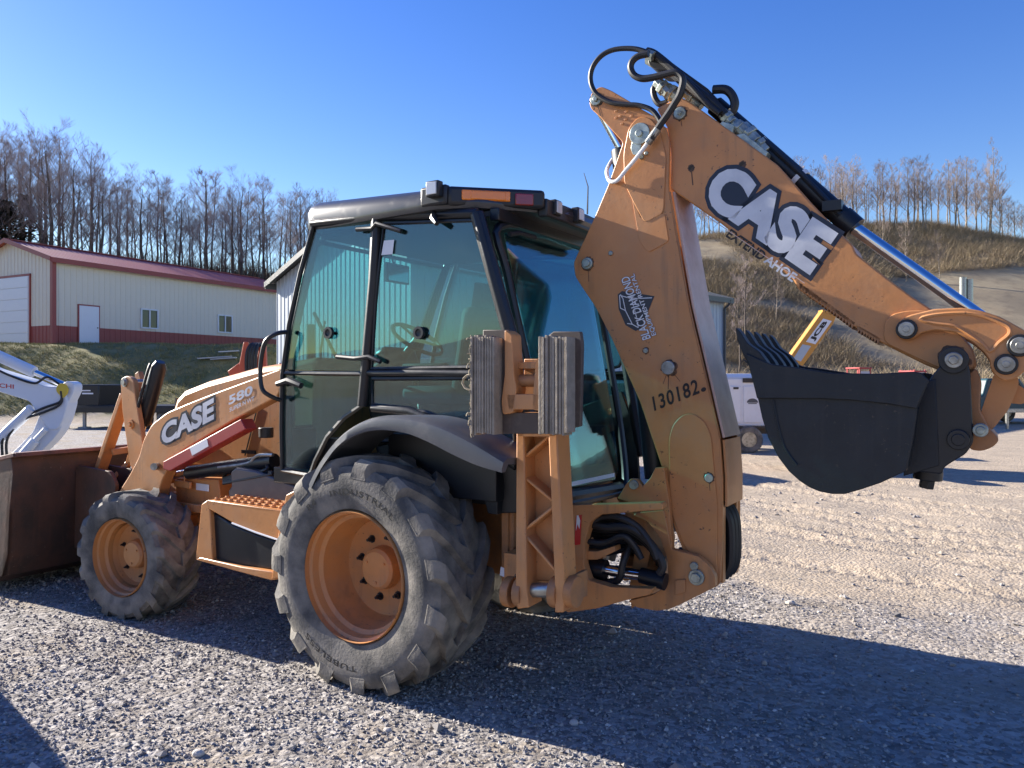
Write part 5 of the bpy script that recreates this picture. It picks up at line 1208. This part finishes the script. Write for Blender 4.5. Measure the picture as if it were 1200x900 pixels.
# ---- generic wheel for the far machines
def small_wheel(par, x, y, z, r, w, mt=BLACKP, rimm=STEEL, name='wheel'):
    m = MB(); m.lathe([(r*.55,w/2),(r*.9,w/2),(r,w*.35),(r,-w*.35),(r*.9,-w/2),(r*.55,-w/2)], 24, (x,y,z)); o = m.build(name, RUBBER, par); m = MB(); m.cyl((x,y-w*.4,z),(x,y+w*.4,z), r*.56); m.build('rim', rimm, o); return o

# ---- white excavator, its arm reaching in from the left
EY = 13.0
WE = empty('white_excavator', ((-250-600)/FOC*EY, EY, 0), 0, 'white excavator with red lettering on its arm, at the left edge behind the loader bucket', 'excavator')
def VV(px, py, off=0): x = (px-600)/FOC*EY; return (x-WE.location.x, off, CAMH-(py-HZ)/FOC*EY)
def vp(pts): return [(VV(a,b)[0], VV(a,b)[2]) for a, b in pts]
EWH = mat('white_machine_paint', (0.66,0.69,0.74), 0.38, dust=0.25, dcol=(0.45,0.43,0.4))
m = MB(); m.prism(fillet(vp([(-150,455),(-95,408),(-50,410),(0,433),(43,446),(60,453),(80,453),(86,470),(80,492),(74,503),(64,503),(50,484),(42,470),(0,457),(-60,440),(-90,445),(-120,490),(-150,490)]), .08), -.16, .16); EB = m.build('boom', EWH, WE, .015)
m = MB(); letters(m, 'TAKEUCHI', VV(-27,451,-.163), VV(23.5,455.5,-.163), VV(-27,446,-.163), (0,0,0), offset=.02); m.build('lettering', mat('red_lettering', (0.55,0.05,0.05), .4), EB, smooth=0)
m = MB(); m.cyl(VV(80,456,-.165), VV(80,456,-.18), .10); m.prism(fillet(vp([(78,452),(88,454),(86,462),(80,467),(76,460)]), .04), -.19, -.163); m.build('pivot_cover', mat('yellow_cap', (0.65,0.45,0.04), .5), EB, .005)
m = MB(); m.prism(fillet(vp([(74,452),(84,446),(92,449),(92,458),(84,474),(76,503),(66,516),(18,562),(-10,600),(-30,600),(-12,560),(30,520),(44,505),(52,484),(66,476)]), .06), -.13, .13); m.build('dipper', EWH, WE, .015)
m = MB(); m.cyl(VV(-20,409), VV(40,436), .095); o = m.build('arm_cylinder', EWH, WE); m = MB(); m.cyl(VV(38,435), VV(84,455), .05); m.build('rod', CHROME, o)
m = MB(); m.cyl(VV(-6,527,-.17), VV(45,478,-.17), .085); o = m.build('bucket_cylinder', EWH, WE); m = MB(); m.cyl(VV(-30,550,-.17), VV(-6,527,-.17), .04); m.build('rod', CHROME, o)
m = MB(); m.cyl(VV(24,545,-.2), VV(50,515,-.2), .075); m.cyl(VV(50,515,-.2), VV(62,502,-.2), .045); m.build('guard', WHITE, WE)
for d in (0, 5):
    m = MB(); m.tube(cat_rom([VV(12+d,532,-.2), VV(14+d,512,-.22), VV(30+d,492,-.2), VV(58,478+d,-.19), VV(78,470+d*.6,-.18), VV(79,458,-.18)]), .022, 6); m.build('hose', HOSE, WE)
m = MB(); m.tube(cat_rom([VV(0,431,-.17), VV(22,441,-.18), VV(48,449,-.18), VV(62,442,-.17), VV(76,450,-.17)]), .02, 6); m.build('hose', HOSE, WE)
m = MB(); m.prism([(-2.4,1.0),(-.2,1.0),(0.9,1.15),(.95,1.5),(.2,1.75),(-2.2,1.9),(-2.5,1.6)], -1.0, 1.0); m.build('upper_body', EWH, WE, .06)
m = MB(); m.box((-.1,.55,2.05),(1.3,.95,1.5)); cb = m.build('cab', BLACKP, WE, .06); m = MB(); m.box((-.1,.55,2.15),(1.32,.85,1.0)); m.box((-.1,.55,2.15),(1.2,.97,1.0)); m.build('window', WGLASS, cb)
for s in (1,-1):
    m = MB(); tr = [Vector((-1.6+.35*math.cos(a)*1 if math.cos(a) < 0 else 1.0+.35*math.cos(a), 0, .38+.38*math.sin(a))) for a in [2*math.pi*k/24+.13 for k in range(24)]]
    m.prism([(p.x, p.z) for p in tr], s*.75-.22, s*.75+.22); m.build('track', RUBBER, WE, .02)
m = MB(); m.box((-.3,0,.75),(1.6,1.2,.5)); m.build('undercarriage', BLACKP, WE)
# ---- black flatbed trailer at the foot of the bank
TY = 27.5
FT = empty('flatbed_trailer', ((150-600)/FOC*TY, TY, gz((150-600)/FOC*TY, TY)), R(-4), 'long black flatbed trailer with jack stands parked below the grassy bank', 'trailer')
m = MB(); m.box((.6,0,.72),(6.2,1.9,.16)); m.box((.6,-.96,.66),(6.2,.06,.20)); m.build('deck', BLACKM, FT, .01)
m = MB(); m.box((-1.1,0,1.15),(1.1,1.7,.75)); m.build('toolbox', BLACKM, FT, .03)
m = MB(); m.box((-1.1,-.86,1.32),(.5,.01,.04)); m.box((-.95,-.86,1.22),(.4,.01,.05)); m.build('decal', DECALW, FT)
for x in (-1.9,-1.1): m = MB(); m.box((x,-.8,.33),(.09,.09,.66)); m.box((x,-.8,.03),(.3,.3,.06)); m.build('jack_stand', CONC, FT)
m = MB(); m.bar((-2.4,-.5,.7),(-1.4,-.85,.85),.1,.1); m.box((-2.3,-.2,.6),(.5,.9,.2)); m.build('drawbar', BLACKM, FT)
for x in (1.0, 1.9, 2.8):
    for s in (1,-1): small_wheel(FT, x, s*.8, .34, .36, .24)
# ---- boards on the grass
for i, (px, Y, a) in enumerate(((252,35.2,.2),(262,35.0,-.15),(268,35.6,.5))):
    x = (px-600)/FOC*Y; m = MB(); m.box((0,0,.05),(1.5-.3*i,.22,.05)); o = m.build('loose_board', mat('weathered_board', (0.42,0.42,0.42), .8) if i == 0 else bpy.data.materials['weathered_board'], None, .004, loc=(x,Y,gz(x,Y)+.03+.04*i), rot=(0,R(-4),a)); tag(o, ['longest pale board lying on the shaded grass below the barn','middle pale board lying askew on the shaded grass below the barn','shortest pale board lying askew on the shaded grass, right of the others'][i], 'board', 'boards on the grass')
# ---- red-orange compact machine behind the hood
OM_Y = 19.0; ox = (292-600)/FOC*OM_Y; ROR = mat('red_orange_paint', (0.55,0.085,0.03), 0.42, dust=.3)
OM = empty('compact_excavator', (ox, OM_Y, gz(ox,OM_Y)), 0, 'red-orange compact excavator whose folded boom shows above the digger hood', 'excavator')
m = MB(); m.prism(fillet([(-.16,.9),(-.22,2.0),(-.10,2.62),(.02,2.62),(.05,2.0),(.04,.9)], .04), -.12,-.04); m.prism(fillet([(.20,.9),(.18,2.0),(.26,2.5),(.42,2.55),(.44,2.0),(.5,.9)], .04), -.06,.06); m.prism([(-.5,1.9),(-.16,2.15),(-.12,1.9),(-.3,1.5)], -.1, 0); m.build('boom', ROR, OM, .015)
m = MB()
for k in range(4): m.tube(cat_rom([(-.02+.07*k,-.1,1.6),(-.02+.08*k,-.16,2.2),(.04+.07*k,-.12,2.5),(.14+.05*k,.0,2.56),(.2,.05,2.3)]), .04, 6)
m.build('hose', HOSE, OM)
m = MB(); m.box((.4,.2,1.0),(1.5,1.2,.7)); m.build('upper_body', ROR, OM, .08); m = MB(); m.box((.4,.75,.25),(1.8,.3,.5)); m.box((.4,-.35,.25),(1.8,.3,.5)); m.build('track', RUBBER, OM, .12); m = MB(); m.cyl((.3,-.1,1.35),(.3,-.1,1.8),.06); m.build('cylinder', STEEL, OM)
# ---- white generator trailer on the right
GY = 18.5; gxx = (848-600)/FOC*GY
GT = empty('generator_trailer', (gxx, GY, gz(gxx,GY)), R(-3), 'white generator on a small black road trailer beside the digger boom', 'generator')
m = MB(); m.box((0,0,1.19),(2.0,1.0,1.14)); bd = m.build('housing', WHITE, GT, .04); m = MB(); m.prism3([(-1.0,-.5,1.76),(1.0,-.5,1.76),(.95,-.40,1.86),(-.95,-.40,1.86)], (0,.8,0)); m.build('lid', WHITE, bd, .01)
for x in (-.6,.05,.55):
    m = MB(); m.box((x,-.51,1.14),(.46 if x < .5 else .40,.02,.86)); dr = m.build('access_door', WHITE, bd, .01); m = MB(); m.box((x+.12,-.525,1.52),(.12,.015,.05)); m.build('latch', BLACKP, dr)
m = MB(); pts = [(.55+.13*math.cos(a), -.524, 1.18+.10*math.sin(a)) for a in [math.pi*k/12 for k in range(13)]]; m.prism3([Vector(p) for p in pts], (0,.002,0)); m.box((.55,-.523,1.16),(.20,.002,.02)); m.build('emblem', DARKG, bd, smooth=0)
m = MB(); m.box((.55,-.522,1.70),(.45,.004,.10)); m.build('vent', BLACKP, bd)
m = MB(); m.box((0,0,.52),(2.2,.9,.14)); m.bar((-1,0,.5),(-2.2,0,.42),.08,.08); m.box((.45,-.52,.60),(.9,.2,.04)); m.build('chassis', BLACKM, GT)
for s in (1,-1): small_wheel(GT, .45, s*.55, .32, .32, .2)
# ---- yellow backhoe behind the bucket
JY = 14.0; jx = (925-600)/FOC*JY
JB = empty('yellow_backhoe', (jx, JY, gz(jx,JY)), 0, 'yellow digger whose slanting dipper rises behind the black bucket teeth', 'backhoe loader')
def JV(px, py, off=0): return ((px-600)/FOC*JY-jx, off, CAMH-(py-HZ)/FOC*JY)
YEL = mat('yellow_machine_paint', (0.58,0.26,0.04), 0.42, dust=.3)
jp = lambda pts: [(JV(a,b)[0], JV(a,b)[2]) for a, b in pts]
m = MB(); m.prism(jp([(961,366),(978,370),(974,380),(940,427),(920,456),(905,448),(928,412)]), -.10, .10); dj = m.build('dipper', YEL, JB, .01)
m = MB()
for k in range(4): p = JV(963+4*k, 365.5+k*1.1); m.box((p[0],0,p[2]),(.05,.2,.05))
m.build('teeth', YEL, dj)
q0, q1, q2 = JV(943,400,-.104), JV(966,372,-.104), JV(937,395,-.104)
m = MB(); m.prism3([Vector(JV(942,401,-.103)), Vector(JV(953,404,-.103)), Vector(JV(972,377,-.103)), Vector(JV(962,374,-.103))], (0,.002,0)); m.build('decal_plate', DECALW, dj, smooth=0)
m = MB(); letters(m, 'JCB', JV(952,401,-.106), JV(969,378.5,-.106), JV(945.5,399,-.106), (0,0,0), offset=.05); m.build('lettering', DECALK, dj, smooth=0)
m = MB(); m.prism3([Vector(JV(927,421,-.103)), Vector(JV(936,424,-.103)), Vector(JV(948,406,-.103)), Vector(JV(938,404,-.103))], (0,.002,0)); m.build('decal_plate', BLUEG, dj, smooth=0)
m = MB(); m.prism([(.2,.6),(2.0,.6),(2.0,1.3),(.8,1.35),(.3,1.1)], .15, 1.3); m.build('body', YEL, JB, .05)
for x in (.65,1.7):
    for y in (.15,1.3): small_wheel(JB, x, y, .38, .38, .3, rimm=WHITE)
m = MB(); m.bar((-.25,0,1.35),(.45,.2,.9),.2,.2); m.build('boom_foot', YEL, JB)
# ---- tractors and vehicles far across the yard
def far_tractor(px, Y, h, label, s=1, gc=BLUEG):
    x = (px-600)/FOC*Y; z = gz(x,Y); T = empty('compact_tractor', (x,Y,z), R(20), label, 'tractor', 'red tractors across the yard'); 
    m = MB(); m.box((0,0,.8),(.9,1.6,.5)); m.box((0,-.9,.75),(.6,.9,.5)); m.build('body', REDM, T, .06)
    m = MB()
    for a in (-.42,.42):
        for b in (-.1,.9): m.box((a,b,1.55),(.07,.07,1.3))
    m.build('roll_frame', REDM, T); m = MB(); m.box((0,.4,h),(1.0,1.2,.1)); m.build('canopy', REDM, T, .03)
    m = MB(); m.box((0,-.12,1.65),(.72,.02,.8)); m.build('windscreen', BLUEG, T)
    for a in (-.6,.6): small_wheel_x(T, a, .5, .55, .55); small_wheel_x(T, a*.9, -.95, .35, .35)
def small_wheel_x(par, x, y, z, r):
    m = MB(); m.lathe([(0.01,.12),(r*.9,.12),(r,.08),(r,-.08),(r*.9,-.12),(.01,-.12)], 20, (x,y,z), 'x'); o = m.build('wheel', RUBBER, par); m = MB(); m.cyl((x-.13,y,z),(x+.13,y,z), r*.5); m.build('rim', REDM, o)
far_tractor(1012, 48, 2.25, 'red tractor with a pale windscreen far across the yard, left of the two')
far_tractor(1076, 46, 2.1, 'red tractor far across the yard, right of the two, beside the dipper pivot')
def far_truck(px, Y, mt, label, name='pickup_truck'):
    x = (px-600)/FOC*Y; T = empty(name, (x,Y,gz(x,Y)), R(10), label, 'truck')
    m = MB(); m.prism(fillet([(-2.4,.45),(2.4,.45),(2.4,1.0),(1.0,1.1),(.5,1.75),(-.9,1.75),(-1.1,1.1),(-2.4,1.1)], .1), -.9, .9); m.build('body', mt, T, .05)
    m = MB(); m.prism([(-.8,1.15),(.75,1.15),(.42,1.65),(-.78,1.65)], -.91, .91); m.build('window', WGLASS, T)
    for a in (-1.5,1.5):
        for b in (-.85,.85): small_wheel(T, a, b, .38, .38, .22)
far_truck(968, 52, WHITE, 'small white pickup parked far across the yard, seen over the bucket edge')
far_truck(1160, 30, mat('teal_paint', (0.02,0.06,0.07), .4), 'dark teal pickup parked across the yard behind the bucket links')
# equipment rail trailer at the right edge
x = (1215-600)/FOC*27; RT = empty('rail_trailer', (x,27,gz(x,27)), R(5), 'low galvanised rail trailer at the right edge of the yard', 'trailer')
m = MB()
for b in (-.5,.5): m.bar((-1.6,b,.62),(1.6,b,.62),.08,.14)
for a in (-1.5,-.5,.5,1.5): m.bar((a,-.5,.62),(a,.5,.62),.06,.08)
m.build('frame', STEEL, RT); m = MB(); m.box((-1.5,-.5,.3),(.08,.08,.6)); m.box((-1.5,.5,.3),(.08,.08,.6)); m.build('leg', STEEL, RT)
for s in (1,-1): small_wheel(RT, .7, s*.6, .3, .3, .2)
# upright steel silos
for i, px in enumerate((1128.5, 1136)):
    Y = 62; x = (px-600)/FOC*Y; z = gz(x,Y); top = zof(325+i*2, Y); m = MB(); prof = [(0.001,0)]
    for k in range(46): prof.append((.26+(.012 if k % 2 else 0), (top-z)*k/45))
    prof.append((0.001, top-z)); m.lathe(prof, 16, axis='z'); o = m.build('steel_pipe', STEEL, None, loc=(x,Y,z)); tag(o, ['tall upright corrugated steel pipe behind the chrome rod, left of the pair','tall upright corrugated steel pipe behind the chrome rod, right of the pair'][i], 'pipe', 'upright steel pipes')
# ---- unseen gravel heap, added left of view to cast the corner shadow
m = MB(); n1, n2 = 40, 14
for i in range(n2+1):
    for k in range(n1):
        a = 2*math.pi*k/n1; r = .92*(i/n2); z = 1.1*(math.cos(min(1, r/1.0)*math.pi)*.5+.5)+.05*mnoise.noise(Vector((r*3*math.cos(a), r*3*math.sin(a), 1)))
        m.v.append((r*math.cos(a), r*math.sin(a), z))
for i in range(n2):
    for k in range(n1): m.f.append((i*n1+k, (i+1)*n1+k, (i+1)*n1+(k+1)%n1, i*n1+(k+1)%n1))
o = m.build('shadow_heap', bpy.data.materials['crushed_stone'], None, loc=(-3.98,4.18,-.06)); tag(o, 'unseen heap of grey gravel added to cast the lower left corner shadow', 'shadow caster')
# ---- a few larger loose rocks
for i, (px, py, r) in enumerate(((231,884,.030),(455,858,.022),(672,850,.026),(926,712,.035))):
    Y = CAMH*FOC/(py-HZ); x = (px-600)/FOC*Y; m = MB(); m.sphere((0,0,0), r, 9, 6, (1,.8,.6))
    m.v = [tuple(Vector(v)*(1+.35*mnoise.noise(Vector(v)*18+Vector((i,0,0))))) for v in m.v]
    o = m.build('rock', bpy.data.materials['crushed_stone'], None, smooth=0, loc=(x,Y,gz(x,Y)+r*.3)); me = o.data; ta = me.attributes.new('tint','FLOAT','POINT'); ta.data.foreach_set('value', [.9]*len(me.vertices))
    tag(o, ['pale rock lying in the gravel near the bottom left, before the front wheel','small rock in the lit gravel below the rear tyre','rock lying in the shadow below the rear frame','brown rock lying alone on the sunlit dirt right of the boom foot'][i], 'rock', 'loose rocks on the gravel')
